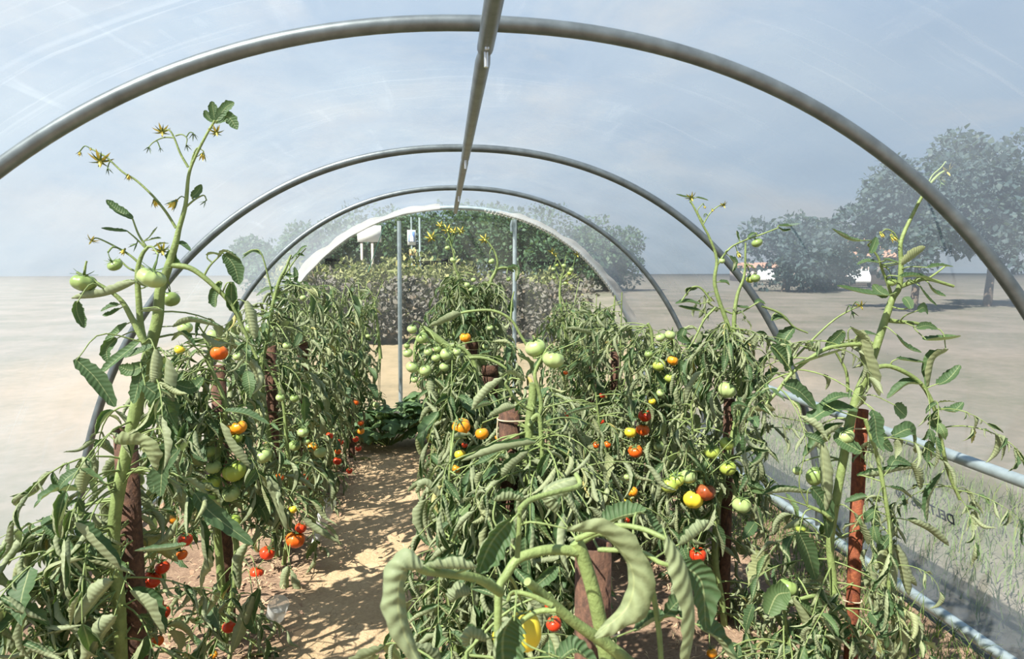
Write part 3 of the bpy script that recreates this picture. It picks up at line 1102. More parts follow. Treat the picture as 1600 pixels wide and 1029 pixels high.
# print on the film, mirrored as seen from inside
def end_print(px, py, txt, size, flip=True):
    p = at(px, py, 6.785)
    M = Matrix(((-.68, 0, 0, p[0]), (0, 0, 1, p[1]), (0, 1, 0, p[2]), (0, 0, 0, 1)))
    return lettering('lettering', txt, size, M, M_INK, endw, .0028)
end_print(684.5, 413, 'TT 8 SSERDYLOP', .050)
end_print(862, 414, 'TT 8 SSERDYLOP', .050)
def end_logo(px, py):
    s = 6.785 / FPX
    o = at(px, py, 6.785)
    mb = MB()
    def rect(x0, y0, x1, y1):
        box(mb, o + np.array([(x0 + x1) / 2 * s, 0, -(y0 + y1) / 2 * s]), (abs(x1 - x0) * s, .0008, abs(y1 - y0) * s))
    rect(0, 0, 10.5, 4.5); rect(0, 4.5, 1.6, 9); rect(9, 4.5, 10.5, 9)
    rect(3.4, 6.3, 7.2, 8.2); rect(4.6, 5.3, 6, 6.3); rect(1.6, 4.5, 2.6, 6); rect(8, 4.5, 9, 6)
    rect(12, .5, 16, 4.6); rect(19, .5, 22, 4.6); rect(12, 7.6, 19, 8.8)
    for k in range(18):
        a = k * PI / 9
        c = o + np.array([(31 + 5 * math.cos(a)) * s, 0, -(7.5 + 2.3 * math.sin(a)) * s])
        box(mb, c, (1.9 * s, .0008, .9 * s))
    rect(28, 6.9, 34, 8.2); rect(36, 6.8, 39, 7.5); rect(24, 7.2, 27, 7.9)
    link_mesh('logo', mb, M_INK, endw)
end_logo(508, 403.5)
end_logo(689.5, 404)
end_logo(863, 404)
# DELTA print along the long wall
def wall_print(px, py, txt, size):
    # find where the pixel ray meets the film
    d = at(px, py, 1.0) - CPOS
    best = None
    for k in np.linspace(.8, 4, 4000):
        q = CPOS + d * k
        if q[0] > 0 and q[2] > 0 and (abs(q[0]) / HALF_W) ** E_X + (q[2] / H_APEX) ** E_Z >= 1:
            best = q
            break
    z = best[2]
    x = best[0]
    dz = .01
    x2 = HALF_W * (1 - ((z + dz) / H_APEX) ** E_Z) ** (1 / E_X)
    up = unit([x2 - x, 0, dz])
    ax = np.array([0, 1.0, 0])       # mirrored from inside: text runs away from the camera
    nrm = np.cross(ax, up)
    p = best + np.array([.012, 0, 0])
    M = Matrix(((ax[0], up[0], nrm[0], p[0]), (ax[1], up[1], nrm[1], p[1]), (ax[2], up[2], nrm[2], p[2]), (0, 0, 0, 1)))
    return lettering('lettering', txt, size, M, M_GREYINK, cover)
wall_print(1489, 821, 'DELTA', .062)
wall_print(1436, 796, '86', .062)
wall_print(1417, 784, 'C00', .05)

# ------------------------------------------------------------------ stakes
STK = {}
def stake(key, px, Y, ztop, r, label, flange=False, lean=0.0):
    p = at(px, 600, Y)
    # ray at the height of the top
    q = CPOS + (at(px, 514.5 + (1.5 - ztop) / Y * FPX, Y) - CPOS)
    X = q[0]
    ztop = ztop if ztop else q[2]
    o = empty('stake', (X, Y, 0), label, 'stake', 'rusty pipe stakes')
    mb = MB()
    if flange:
        prof = [(r, -.1), (r, ztop - .10), (r * 1.12, ztop - .098), (r * 1.12, ztop - .05), (r * 1.03, ztop - .045), (r * 1.03, ztop - .03)]
    else:
        prof = [(r, -.1), (r, ztop * .5), (r, ztop), (r * .82, ztop), (r * .82, ztop - .15)]
    lathe(mb, prof, (lean * 0, 0, 0), 24)
    link_mesh('pipe', mb, M_RUSTO if key == 'R1' else M_RUST, o)
    if flange:
        mb = MB()
        lathe(mb, [(r * 1.0, ztop - .045), (r * 1.27, ztop - .04), (r * 1.30, ztop - .004), (r * 1.22, ztop), (r * .9, ztop), (r * .88, ztop - .12)], (0, 0, 0), 24)
        tag(link_mesh('collar', mb, M_RUST, o), 'flanged rusty collar')
    STK[key] = (X, Y, ztop, r)
    return o
def ztop(px, py, Y): return float(at(px, py, Y)[2])
stake('M1', 926, 1.05, ztop(926, 850, 1.05), .030, 'thick rusty pipe stake nearest the camera in the middle row')
stake('M2', 796, 1.92, ztop(796, 640, 1.92), .031, 'rusty pipe stake with pale twine below the two big green tomatoes')
stake('M3', 767, 2.78, ztop(767, 569, 2.78), .030, 'rusty pipe stake with a flanged collar, just behind the twine-tied one', True)
stake('M4', 738, 3.60, ztop(738, 533, 3.6), .028, 'rusty collared stake under the small orange tomato in the middle row', True)
stake('L1', 200, 1.95, 1.06, .030, 'dark pipe stake behind the tallest flowering plant')
stake('L2', 344, 2.78, 1.12, .029, 'rusty pipe stake below the red tomato in the row across the path')
stake('L3', 425, 3.60, ztop(425, 540, 3.6), .030, 'bare dark rusty stake standing clear of leaves across the path')
stake('L4', 475, 4.35, ztop(475, 528, 4.35), .030, 'collared rusty stake behind the bare dark one across the path', True)
stake('L5', 547, 5.4, 1.06, .026, 'thin far rusty stake in the row across the path')
stake('R1', 1341, 1.85, ztop(1341, 640, 1.85), .0195, 'thin bright rust-orange stake in front of the printed film wall')
stake('R2', 1137, 2.62, ztop(1137, 624, 2.62), .0225, 'rusty stake under the ribbed green tomato, second along the printed wall')
stake('R4', 960, 4.35, ztop(960, 528, 4.35), .027, 'far rusty stake among leaves with twine near its top')
stake('R5', 926, 5.0, ztop(926, 545, 5.0), .027, 'farthest rusty stake of the row along the printed wall')
for x0, x1, y0, y1, Y in ((899, 953, 885, 1000, 1.02), (781, 811, 645, 705, 1.88), (781, 811, 760, 790, 1.88), (753, 782, 568, 612, 2.75), (729, 748, 533, 556, 3.57), (190, 212, 735, 800, 1.92),
                          (188, 212, 880, 1010, 1.92), (334, 354, 585, 650, 2.75), (335, 356, 830, 905, 2.75), (416, 434, 545, 650, 3.57), (418, 433, 870, 935, 3.57), (1329, 1353, 645, 690, 1.83), (1329, 1350, 745, 780, 1.83),
                          (1326, 1350, 840, 965, 1.83), (1129, 1146, 626, 690, 2.6), (1130, 1146, 795, 830, 2.6), (1128, 1146, 870, 1010, 2.6), (467, 483, 530, 545, 4.33), (954, 967, 545, 600, 4.33)):
    n = max(1, int((y1 - y0) / 22))
    for k in range(n):
        keep((x0 + x1) / 2, y0 + (k + .5) * (y1 - y0) / n, (x1 - x0) / 2 * 1.05, (y1 - y0) / n * .75, Y)

def twine(key, z, sx, sz, label, tail=0.0):
    """loop round the stake and the stem at offset sx"""
    X, Y, zt, r = STK[key]
    mb = MB()
    a = np.linspace(0, 2 * PI, 40)
    x = np.where(np.cos(a) > 0, max(sx, 0), min(sx, 0)) * np.abs(np.cos(a)) ** .6 + (r + .004) * np.cos(a)
    P = np.stack([X + x, Y + (r + .005) * np.sin(a), z + sz * np.where(np.sign(sx) * np.cos(a) > 0, np.abs(np.cos(a)), 0)], -1)
    tube(mb, P, .0022, 6)
    if tail:
        q = np.array([X - np.sign(sx) * (r + .003), Y - .006, z])
        tube(mb, smooth_path([q, q + [-.003, -.004, -tail * .5], q + [.002, -.003, -tail]], 8)[0], .0020, 6)
    return tag(link_mesh('twine', mb, M_TWINE), label, 'twine', 'twine ties on the stakes')

# ------------------------------------------------------------------ gaps where the photo looks through between the plants
gap([(599, 330), (684, 330), (684, 430), (640, 500), (634, 560), (646, 640), (614, 650), (600, 600), (592, 500), (598, 460)], 6.3)
gap([(575, 718), (655, 722), (650, 760), (645, 830), (612, 900), (610, 980), (560, 1029), (470, 1029), (452, 980), (490, 925), (530, 850), (545, 770)], 9)
gap([(566, 640), (652, 640), (658, 722), (552, 722)], 5.25, .05)
gap([(800, 440), (845, 440), (840, 500), (812, 520), (800, 560)], 6.3, .25)
gap([(1195, 560), (1320, 560), (1310, 640), (1210, 660)], 9, .35)
gap([(1365, 560), (1500, 560), (1500, 1029), (1440, 1029), (1420, 900), (1365, 700)], 9, .45)
gap([(960, 870), (1040, 870), (1050, 1029), (960, 1029)], 9, .10)
gap([(1240, 850), (1330, 850), (1330, 900), (1250, 900)], 9, .2)
gap([(290, 850), (335, 850), (335, 935), (285, 960), (255, 930)], 9, .5)
gap([(355, 850), (415, 850), (415, 930), (360, 940)], 9, .5)
gap([(114, 420), (235, 420), (180, 640), (114, 640)], 9, .10)
gap([(114, 640), (165, 640), (165, 840), (114, 840)], 9, .8)
gap([(215, 760), (262, 760), (250, 830), (215, 840)], 9, .6)
gap([(1065, 900), (1125, 900), (1125, 1029), (1065, 1029)], 9, .5)
gap([(430, 870), (480, 870), (470, 925), (436, 935)], 9, .2)

# ------------------------------------------------------------------ row across the path
A_ = 'in the row across the path'
p = plant('tallest tomato plant with yellow flowers, nearest of the row across the path', -.93, 1.92, 'near')
Y = 1.86
main = p.px([(190, 1060), (186, 940), (178, 822), (207, 663), (231, 558), (246, 500), (250, 455), (262, 420), (274, 382), (280, 356), (290, 320), (295, 273), (306, 243), (324, 208), (336, 188)], Y, (10, 9, 8, 4.2, 2.2, 1.6), 9)
s2 = p.px([(236, 560), (222, 520), (217, 470), (215, 425), (222, 398), (232, 385)], Y - .05, (6, 2.2))
s3 = p.px([(226, 535), (205, 495), (190, 470), (165, 450), (120, 425)], Y - .08, (5, 2.0))
b1 = p.px([(268, 414), (300, 420), (336, 448), (362, 477), (384, 522), (402, 560)], Y, (4.5, 2.4))
p.px([(275, 356), (262, 335), (250, 319), (236, 303), (212, 281), (192, 269), (168, 247), (151, 237), (140, 231)], Y, (2.2, 1.0), 6)
p.px([(294, 261), (282, 240), (272, 215), (264, 203), (253, 205)], Y, (1.9, .9), 6)
p.px([(272, 215), (255, 215), (240, 222), (233, 229)], Y, (1.2, .7), 5)
p.px([(274, 212), (284, 210), (292, 216), (291, 226)], Y, (1.2, .7), 5)
p.px([(292, 322), (304, 312), (318, 305), (323, 313)], Y, (1.6, .9), 5)
p.px([(297, 262), (303, 240), (309, 231), (318, 236)], Y, (1.5, .8), 5)
p.px([(226, 420), (205, 400), (180, 385), (152, 372), (143, 376)], Y, (2.0, .9), 5)
p.px([(216, 425), (200, 418), (186, 404)], Y, (1.8, 1.2), 5)
for a in (((207, 341), (185, 328), (166, 312)), ((199, 361), (178, 359), (158, 356))):
    p.leaf(a, 7 if a[0][1] < 350 else 3.6, 1.0, (0, -.7, .7), Y, tone=.4)
p.px([(228, 385), (216, 365), (207, 341)], Y, (1.8, 1.2), 5)
p.px([(228, 388), (212, 372), (199, 361)], Y, (1.5, 1.0), 5)
p.leaf([(232, 372), (240, 362), (246, 354)], 3.5, 1.0, (0, -.3, 1), Y)
p.leaf([(232, 375), (243, 372), (252, 372)], 3.8, 1.0, (0, -.3, 1), Y)
p.leaf([(240, 386), (252, 380), (264, 380)], 3.5, 1.2, (0, 0, 1), Y)
# top rosette
for a, r in ((((336, 190), (333, 172), (331, 158)), 6.5), (((337, 190), (352, 168), (366, 160)), 7.5), (((335, 190), (325, 182), (320, 172)), 5.5), (((339, 190), (356, 182), (371, 202)), 9.0), (((337, 192), (345, 185), (350, 176)), 5)):
    p.leaf(a, r, .5, (.2, -1.0, .45), Y, tone=.62)
p.leaf([(299, 308), (308, 300), (315, 288)], 6.0, .7, (.4, -.9, .3), Y)
p.leaf([(271, 384), (284, 380), (298, 392)], 6, .8, (0, -.4, .9), Y)
p.leaf([(273, 390), (268, 404), (285, 418)], 8, .8, (.3, -.6, .6), Y)
p.leaf([(351, 396), (366, 415), (374, 444)], 12, .55, (.3, -.9, .3), Y, tone=.3)
p.leaf([(340, 402), (352, 392), (376, 405)], 5, 1.3, (0, 0, 1), Y)
p.leaf([(322, 398), (334, 395), (346, 400)], 5, 1.2, (0, 0, 1), Y)
p.px([(318, 432), (328, 415), (345, 398)], Y, (1.8, 1.2), 5)
p.leaf([(362, 440), (362, 470), (372, 490)], 9, 1.9, (.2, -.4, 1), Y)
p.leaf([(346, 440), (335, 462), (336, 480)], 8, 1.3, (0, -.6, .5), Y)
p.leaf([(384, 470), (392, 500), (398, 530)], 8, 2.2, (0, .5, .6), Y)
# leaves round the middle of the stem
p.leaf([(212, 440), (165, 458), (112, 466)], 7.5, 2.2, (0, .2, 1), Y - .12)
p.leaf([(230, 448), (210, 440), (195, 448)], 6, 1.4, (0, 0, 1), Y - .05)
p.leaf([(185, 476), (172, 478), (157, 486)], 6.5, .9, (0, -.5, .8), Y - .05)
p.leaf([(187, 482), (172, 490), (160, 492)], 6, .9, (0, -.5, .8), Y - .05)
p.leaf([(254, 484), (238, 484), (220, 486)], 4.5, 1.6, (0, 0, 1), Y - .06)
p.leaf([(198, 505), (178, 522), (163, 534)], 8, .9, (.2, -.5, .8), Y - .06, tone=.7)
p.leaf([(182, 528), (166, 545), (168, 566)], 8, 1.0, (.3, -.7, .3), Y - .06)
p.leaf([(220, 530), (182, 560), (153, 586)], 8.5, .8, (.2, -.6, .7), Y - .08, tone=.6)
p.leaf([(240, 540), (218, 548), (194, 558)], 9, .75, (0, -.5, .8), Y - .1, tone=.25)
p.leaf([(228, 568), (205, 578), (186, 572)], 10, .7, (0, -.9, .3), Y - .1, tone=.75)
p.leaf([(243, 545), (240, 580), (240, 600)], 9, 2.3, (.3, .5, .2), Y - .12, tone=.3)
p.leaf([(262, 560), (262, 610), (258, 640)], 12, 1.8, (.3, .2, .2), Y - .12, tone=.2)
p.leaf([(225, 600), (255, 625), (275, 655)], 16, .5, (.4, -.9, .5), Y - .14, tone=.2)
p.leaf([(225, 570), (215, 600), (208, 630)], 12, .6, (-.3, -.9, .3), Y - .1, tone=.3)
p.leaf([(118, 560), (150, 590), (180, 635)], 13, .55, (.4, -.7, .6), Y - .2, tone=.3)
p.leaf([(275, 600), (300, 605), (318, 590)], 11, .7, (0, -.8, .5), Y - .08, tone=.3)
p.leaf([(305, 540), (285, 520), (268, 532)], 9, 1.1, (0, 0, 1), Y)
p.leaf([(270, 510), (300, 500), (345, 510)], 7, 1.7, (0, 0, 1), Y)
p.leaf([(180, 690), (225, 690), (245, 735)], 19, 1.5, (.1, .5, .9), Y - .16, tone=.75, part=True)
p.leaf([(262, 690), (252, 735), (250, 775)], 15, .5, (-.3, -1, .2), Y - .16, tone=.05)
p.leaf([(140, 720), (130, 745), (128, 770)], 10, 2.3, (0, .3, .4), Y - .2)
p.leaf([(118, 815), (150, 845), (188, 888)], 15, 1.7, (.3, .2, .9), Y - .25)
p.leaf([(175, 905), (150, 930), (118, 975)], 12, 2.1, (.2, .3, .7), Y - .25)
p.leaf([(180, 960), (155, 990), (128, 1040)], 13, 2.0, (.2, .3, .7), Y - .25)
p.leaf([(120, 470), (122, 490), (132, 512)], 8, 1.1, (.6, -.6, .1), Y - .2, tone=.2)
p.leaf([(205, 920), (235, 945), (258, 990)], 14, 2.0, (.3, .1, .8), Y - .2)
p.leaf([(290, 850), (265, 855), (210, 860)], 8, 1.4, (0, 0, 1), Y - .2)
p.leaf([(305, 770), (330, 800), (395, 850)], 14, .6, (.3, -.7, .7), Y - .1, tone=.25)
p.leaf([(280, 700), (245, 740), (238, 770)], 12, .6, (-.2, -.9, .2), Y - .05, tone=.2)
for x, y, sz, op in ((157, 252, 15, 1), (253, 206, 11, 1), (338, 207, 10, 1), (253, 392, 12, 1), (200, 272, 9, 0), (240, 312, 11, 0), (277, 312, 16, 0), (233, 229, 9, 0), (291, 226, 9, 0), (302, 208, 10, 0),
                     (250, 231, 6, 0), (321, 314, 9, 0), (318, 238, 12, 0), (143, 376, 9, 1), (125, 236, 7, 0), (142, 231, 4, 0), (214, 380, 12, 0), (196, 388, 10, 0)):
    p.flo(x, y, sz, bool(op), Y, (random.uniform(-.6, .6), -.5, -.8))
p.flo(168, 262, 9, False, Y, (.5, -.3, -.9))
p.tom(130, 441, 18, 'd', Y - .12, 13); p.tom(179, 414, 11, 'd', Y - .05, 8); p.tom(236, 433, 21, 'g', Y - .1, 14); p.tom(267, 467, 13, 'd', Y + .05)
p.px([(165, 452), (150, 440), (132, 428)], Y - .12, (2, 1.5), 5)
p.fill(main, 16, (.24, .34), (.4, 1.3), .05, 1.42, .25, droop=(.6, 1.7))
p.fill(main, 46, (.26, .38), (.5, 1.5), .05, 1.05)
p.fill(s2, 3, (.14, .2), (.3, 1.0), 0, 3, .4)
p.fill(b1, 3, (.14, .22), (.4, 1.2), 0, 3, .3)
for t in ((237, 905, 15, 'r'), (254, 886, 11, 'r'), (241, 945, 14, 'r'), (253, 956, 12, 'r'), (245, 1001, 10, 'p'), (271, 811, 8, 'o'), (290, 842, 11, 'r'), (284, 866, 9, 'p')):
    p.tom(*t, Y=2.15)

p = plant('tomato plant with a yellow ribbed tomato, second of the row across the path', -1.03, 2.72, 'mid')
m = p.px([(350, 1010), (345, 900), (335, 780), (330, 690), (320, 620), (330, 560), (318, 520)], 2.62, (7, 3))
m2 = p.px([(352, 1000), (370, 860), (340, 740), (352, 640), (336, 590), (322, 560)], 2.5, (5, 3))
p.fill(m, 40, (.26, .36), (.5, 1.5), .08, 1.4); p.fill(m2, 36, (.24, .34), (.5, 1.5), .08, 1.4)
p.leaf([(345, 660), (365, 700), (390, 730)], 9, 2.1, (.2, .2, 1), 2.4)
p.leaf([(350, 640), (385, 645), (420, 662)], 8, 1.0, (0, -.3, 1), 2.3, tone=.35)
p.leaf([(395, 740), (425, 765), (448, 830)], 11, 2.0, (.4, .2, .8), 2.45)
p.leaf([(385, 850), (372, 880), (374, 920)], 8, 2.2, (0, .3, .5), 2.4)
p.leaf([(395, 930), (378, 975), (362, 1020)], 10, 2.2, (.2, .3, .6), 2.3)
p.leaf([(405, 920), (392, 960), (400, 990)], 10, 1.6, (.2, -.2, .6), 2.3)
for t in ((289, 512, 11, 'g'), (334, 524, 11, 'g'), (342, 551, 13, 'p'), (281, 546, 8, 'y'), (310, 596, 9, 'v'), (374, 667, 12, 'o'), (362, 671, 9, 'o'), (369, 684, 9, 'v'), (333, 729, 12, 'g'), (366, 735, 18, 'v'), (330, 753, 14, 'v'),
          (361, 770, 14, 'g'), (325, 705, 11, 'd'), (371, 557, 7, 'g'), (362, 816, 14, 'v'), (358, 978, 11, 'r'), (334, 1022, 6, 'o')):
    p.tom(*t, Y=2.45)

p = plant('tomato plant at the bare dark stake, third of the row across the path', -1.02, 3.55, 'mid')
m = p.px([(432, 905), (428, 800), (420, 690), (408, 590), (418, 520), (426, 478), (436, 440), (446, 420), (455, 398)], 3.5, (6, 1.6))
m2 = p.px([(440, 905), (455, 790), (448, 690), (438, 610), (400, 545)], 3.42, (4, 2))
p.px([(436, 440), (448, 425), (462, 405), (478, 388)], 3.5, (1.6, .8), 5)
p.px([(428, 470), (410, 400), (396, 390), (380, 398)], 3.5, (1.4, .8), 5)
p.fill(m, 46, (.24, .34), (.5, 1.5), .08, 1.45); p.fill(m2, 34, (.24, .34), (.5, 1.5), .08, 1.2)
p.fill(m[-24:], 12, (.10, .16), (.2, .8), 0, 3, .4)
for a, r in ((((455, 405), (465, 397), (476, 400)), 3), (((462, 400), (472, 388), (480, 384)), 3), (((440, 425), (455, 432), (466, 430)), 4), (((432, 450), (415, 452), (400, 462)), 4.5), (((410, 398), (395, 392), (378, 404)), 3.5), (((440, 440), (458, 445), (476, 452)), 5), (((462, 440), (463, 428), (460, 417)), 4)):
    p.leaf(a, r, .9, (0, -.5, .8), 3.5, tone=.3)
p.leaf([(468, 800), (490, 825), (535, 850)], 6, 2.2, (.2, .2, 1), 3.2)
p.leaf([(500, 815), (520, 830), (532, 852)], 5, 1.5, (.2, .2, .8), 3.2)
p.leaf([(450, 885), (444, 905), (445, 945)], 7, 2.1, (.2, .2, .6), 3.15)
p.leaf([(455, 890), (462, 920), (480, 945)], 7, 2.2, (.2, .2, .6), 3.15)
for t in ((392, 513, 9, 'd'), (411, 712, 13, 'g'), (461, 842, 15, 'p'), (470, 824, 9, 'r'), (418, 863, 12, 'r'), (401, 895, 11, 'r'), (438, 621, 7, 'g'), (460, 622, 7, 'd'), (473, 675, 9, 'g'), (458, 795, 7, 'y'), (437, 745, 7, 'p'), (448, 540, 6, 'g')):
    p.tom(*t, Y=3.3)

p = plant('tomato plant at the collared stake, fourth of the row across the path', -.98, 4.35, 'far')
p.auto(1.42, 3, 96, .2, .009, Lr=(.26, .36))
for t in ((460, 696, 9, 'd'), (488, 698, 8, 'o'), (500, 706, 10, 'g'), (515, 680, 6, 'r'), (474, 465, 5, 'g'), (480, 690, 5, 'g'), (478, 745, 6, 'r')):
    p.tom(*t, Y=4.05)
p = plant('bushy tomato plant, fifth of the row across the path, dotted with tiny red fruit', -.98, 5.15, 'far')
p.auto(1.46, 3, 90, .24, .009, Lr=(.26, .38))
for t in ((527, 720, 7, 'r'), (532, 690, 5, 'r'), (528, 705, 5, 'p'), (556, 628, 5, 'p'), (564, 660, 5, 'p'), (564, 673, 6, 'o'), (556, 686, 5, 'r'), (535, 770, 4, 'r'), (546, 735, 5, 'r'), (560, 700, 5, 'r')):
    p.tom(*t, Y=4.8)
p = plant('farthest bushy tomato plant of the row across the path, beside the end film', -.98, 6.0, 'far')
p.auto(1.42, 3, 90, .30, .009, Lr=(.28, .42))
for t in ((587, 683, 7, 'g'), (587, 632, 5, 'g'), (575, 525, 4, 'g'), (592, 650, 5, 'd'), (577, 690, 5, 'v')):
    p.tom(*t, Y=5.6)
for x0, yt in ((452, 400), (520, 440), (560, 428), (585, 455)):
    Q = p.px([(x0 + 10, 560), (x0 + 4, 500), (x0, yt + 10)], 5.6, (3, 1))
    p.fill(Q, 9, (.12, .2), (.2, .8), 0, 3, .3)

# ------------------------------------------------------------------ middle row
p = plant('nearest tomato plant of the middle row with big rolled leaves close to the camera', .09, 1.0, 'near')
Y = .93
main = p.px([(985, 1300), (962, 1120), (948, 1029), (940, 985), (926, 920), (908, 862), (900, 845)], Y, (14, 11), 12)
p.px([(908, 862), (868, 858), (838, 862), (808, 874), (790, 900), (780, 918), (778, 960), (776, 1060)], (Y, .86), (9, 6), 10)
p.px([(808, 870), (811, 830), (812, 795)], .86, (5, 4), 8)
p.px([(1010, 1060), (960, 1015), (898, 972), (850, 930), (824, 908)], (.90, .82), (11, 7), 10)
p.px([(868, 952), (840, 955), (818, 968), (806, 985)], .82, (5, 4), 8)
p.px([(862, 945), (830, 930), (802, 925), (793, 938)], .82, (5, 3), 8)
p.px([(782, 925), (750, 905), (712, 897), (667, 892), (650, 884)], (.85, .72), (8, 6), 10)
p.px([(812, 795), (830, 780), (870, 768), (905, 758), (900, 740)], (.86, .95), (5, 4), 8)
p.px([(905, 848), (940, 832), (975, 855), (1010, 885), (1029, 981), (1034, 1060)], (.95, .88), (6, 4.5), 8)
p.px([(900, 842), (955, 822), (1000, 825), (1042, 842)], (.92, .84), (5, 4.5), 8)
p.px([(935, 858), (1000, 862), (1030, 878), (1052, 884)], (.95, .85), (4.5, 4), 8)
p.leaf([(660, 886), (630, 884), (618, 925), (628, 985), (668, 1060)], 19, 2.3, (.3, .5, .3), .72, part=True, tone=.55)
p.leaf([(745, 885), (700, 882), (658, 885)], 12, 2.1, (0, .3, 1), .76, part=True, tone=.6)
p.leaf([(800, 812), (770, 850), (748, 895)], 21, 1.5, (.6, .2, .8), .84, part=True, tone=.62)
p.leaf([(885, 826), (946, 828), (992, 882), (986, 945), (930, 995)], 25, 1.5, (-.3, .5, .8), .84, part=True, tone=.7)
p.leaf([(1040, 838), (1066, 892), (1078, 970), (1068, 1060)], 30, 1.1, (-.8, .3, .5), .80, part=True, tone=.7)
p.leaf([(1060, 880), (1098, 910), (1104, 985)], 24, .8, (-.5, -.6, .5), .83, part=True, tone=.4)
p.leaf([(1062, 850), (1085, 832), (1108, 813)], 12, 2.4, (.1, .2, 1), .95, part=True, tone=.6)
p.leaf([(940, 815), (975, 800), (1010, 795)], 20, 1.2, (.1, -.2, 1), 1.0, part=True, tone=.65)
p.leaf([(1010, 800), (1020, 820), (1040, 845)], 16, 1.0, (.5, -.4, .8), 1.0, part=True, tone=.4)
p.leaf([(868, 800), (855, 770), (905, 745)], 17, 1.5, (.2, .3, 1), 1.0, part=True, tone=.6)
p.leaf([(770, 780), (800, 775), (820, 782)], 11, 2.0, (0, 0, 1), .95, part=True)
p.leaf([(805, 965), (790, 1000), (790, 1060)], 26, 1.6, (.4, -.3, .6), .76, part=True, tone=.6)
p.leaf([(760, 1000), (735, 990), (728, 1010)], 11, 2.2, (0, .2, .8), .8, part=True)
p.leaf([(735, 925), (715, 928), (705, 940)], 12, 2.6, (-.3, .5, .6), .8, part=True)
p.leaf([(1090, 975), (1120, 990), (1160, 1050)], 20, 1.2, (.2, -.3, .9), .85, part=True, tone=.45)
p.leaf([(870, 1029), (900, 1010), (935, 1040)], 17, 1.2, (.2, -.2, 1), .8, part=True)
p.leaf([(990, 985), (1020, 965), (1050, 960)], 12, 1.5, (0, 0, 1), .95, part=True)
p.leaf([(1040, 960), (1062, 940), (1070, 965)], 15, .9, (.3, -.5, .6), .92, part=True)
p.tom(821, 985, 27, 'y', .90, 36); p.tom(782, 993, 14, 'y', .93); p.tom(865, 974, 13, 'r', 1.15); p.tom(862, 945, 12, 'r', 1.2)
p.fill(main, 8, (.2, .3), (.8, 1.6), .1, .85)
# lower growth of the same plant
Q = p.shoot([(.05, 1.12, 0), (.0, 1.14, .3), (-.05, 1.16, .6), (-.08, 1.18, .8)], [.008, .008, .006, .004], 8)
p.fill(Q, 30, (.26, .36), (.7, 1.6), .1, .82, .1)

p = plant('tomato plant with two big pale green tomatoes on top, second of the middle row', .10, 1.92, 'near')
Y = 1.86
m = p.px([(812, 1010), (815, 880), (818, 760), (826, 700), (827, 660), (832, 625), (834, 598)], Y, (8, 7), 10)
p.px([(826, 665), (845, 640), (842, 610), (836, 590), (838, 575), (846, 560)], Y - .02, (4, 2.5), 7)
m2 = p.px([(846, 830), (848, 760), (846, 690), (842, 650), (830, 655)], Y - .1, (4, 4), 8)
p.px([(832, 640), (812, 630), (795, 608), (790, 598), (800, 590)], Y - .08, (3.6, 2), 7)
p.px([(836, 560), (816, 528), (798, 499), (769, 485), (735, 486), (720, 489)], 2.3, (2.6, 2), 7)
p.px([(798, 499), (800, 470), (803, 455)], 2.3, (2, 1), 5)
p.leaf([(720, 489), (700, 498), (670, 510)], 8, 2.3, (.0, -.1, 1), 2.3, tone=.5)
p.leaf([(785, 590), (760, 612), (738, 640)], 7.5, 2.3, (.2, .3, 1), Y - .15, tone=.6)
p.leaf([(820, 595), (800, 582), (780, 590)], 10, .9, (0, .3, 1), Y - .12, tone=.3)
p.leaf([(805, 635), (785, 640), (762, 652)], 8, 2.2, (0, .1, 1), Y - .15)
p.leaf([(838, 690), (790, 698), (720, 720)], 8.5, 2.2, (0, 0, 1), Y - .2, tone=.6)
p.leaf([(768, 630), (755, 632), (735, 640)], 7, 1.5, (0, 0, 1), Y - .1)
p.leaf([(825, 705), (800, 725), (785, 745)], 10, 2.2, (.2, 0, 1), Y - .2)
p.leaf([(905, 670), (890, 676), (862, 678)], 8, 2.0, (0, 0, 1), Y - .05)
p.leaf([(930, 635), (905, 640), (882, 648)], 6, 1.6, (0, 0, 1), Y)
p.leaf([(925, 520), (905, 515), (885, 512)], 6, 1.8, (0, 0, 1), 2.3)
p.leaf([(690, 780), (665, 755), (650, 770)], 7, 2.2, (0, .2, 1), 1.8)
p.tom(837, 543, 17, 'g', Y); p.tom(864, 561, 18, 'g', Y - .04, 14)
for t in ((720, 666, 15, 'o'), (753, 677, 11, 'o'), (719, 709, 9, 'y'), (713, 732, 7, 'o'), (726, 695, 5, 'r'), (779, 683, 6, 'o')):
    p.tom(*t, Y=2.05)
p.fill(m, 62, (.24, .34), (.6, 1.6), .05, 1.08, .06); p.fill(m2, 26, (.22, .32), (.6, 1.6), .05, 1.1, .06)
Q = p.shoot([(.05, 1.9, 0), (-.08, 1.85, .35), (-.12, 1.85, .7), (-.10, 1.85, .98)], [.008, .008, .006, .004], 8)
p.fill(Q, 44, (.24, .34), (.6, 1.6), .05, 1.0, .06)
Q = p.shoot([(.15, 1.95, 0), (.28, 1.9, .35), (.34, 1.9, .7), (.36, 1.9, .95)], [.008, .008, .006, .004], 8)
p.fill(Q, 44, (.24, .34), (.6, 1.6), .05, 1.0, .06)

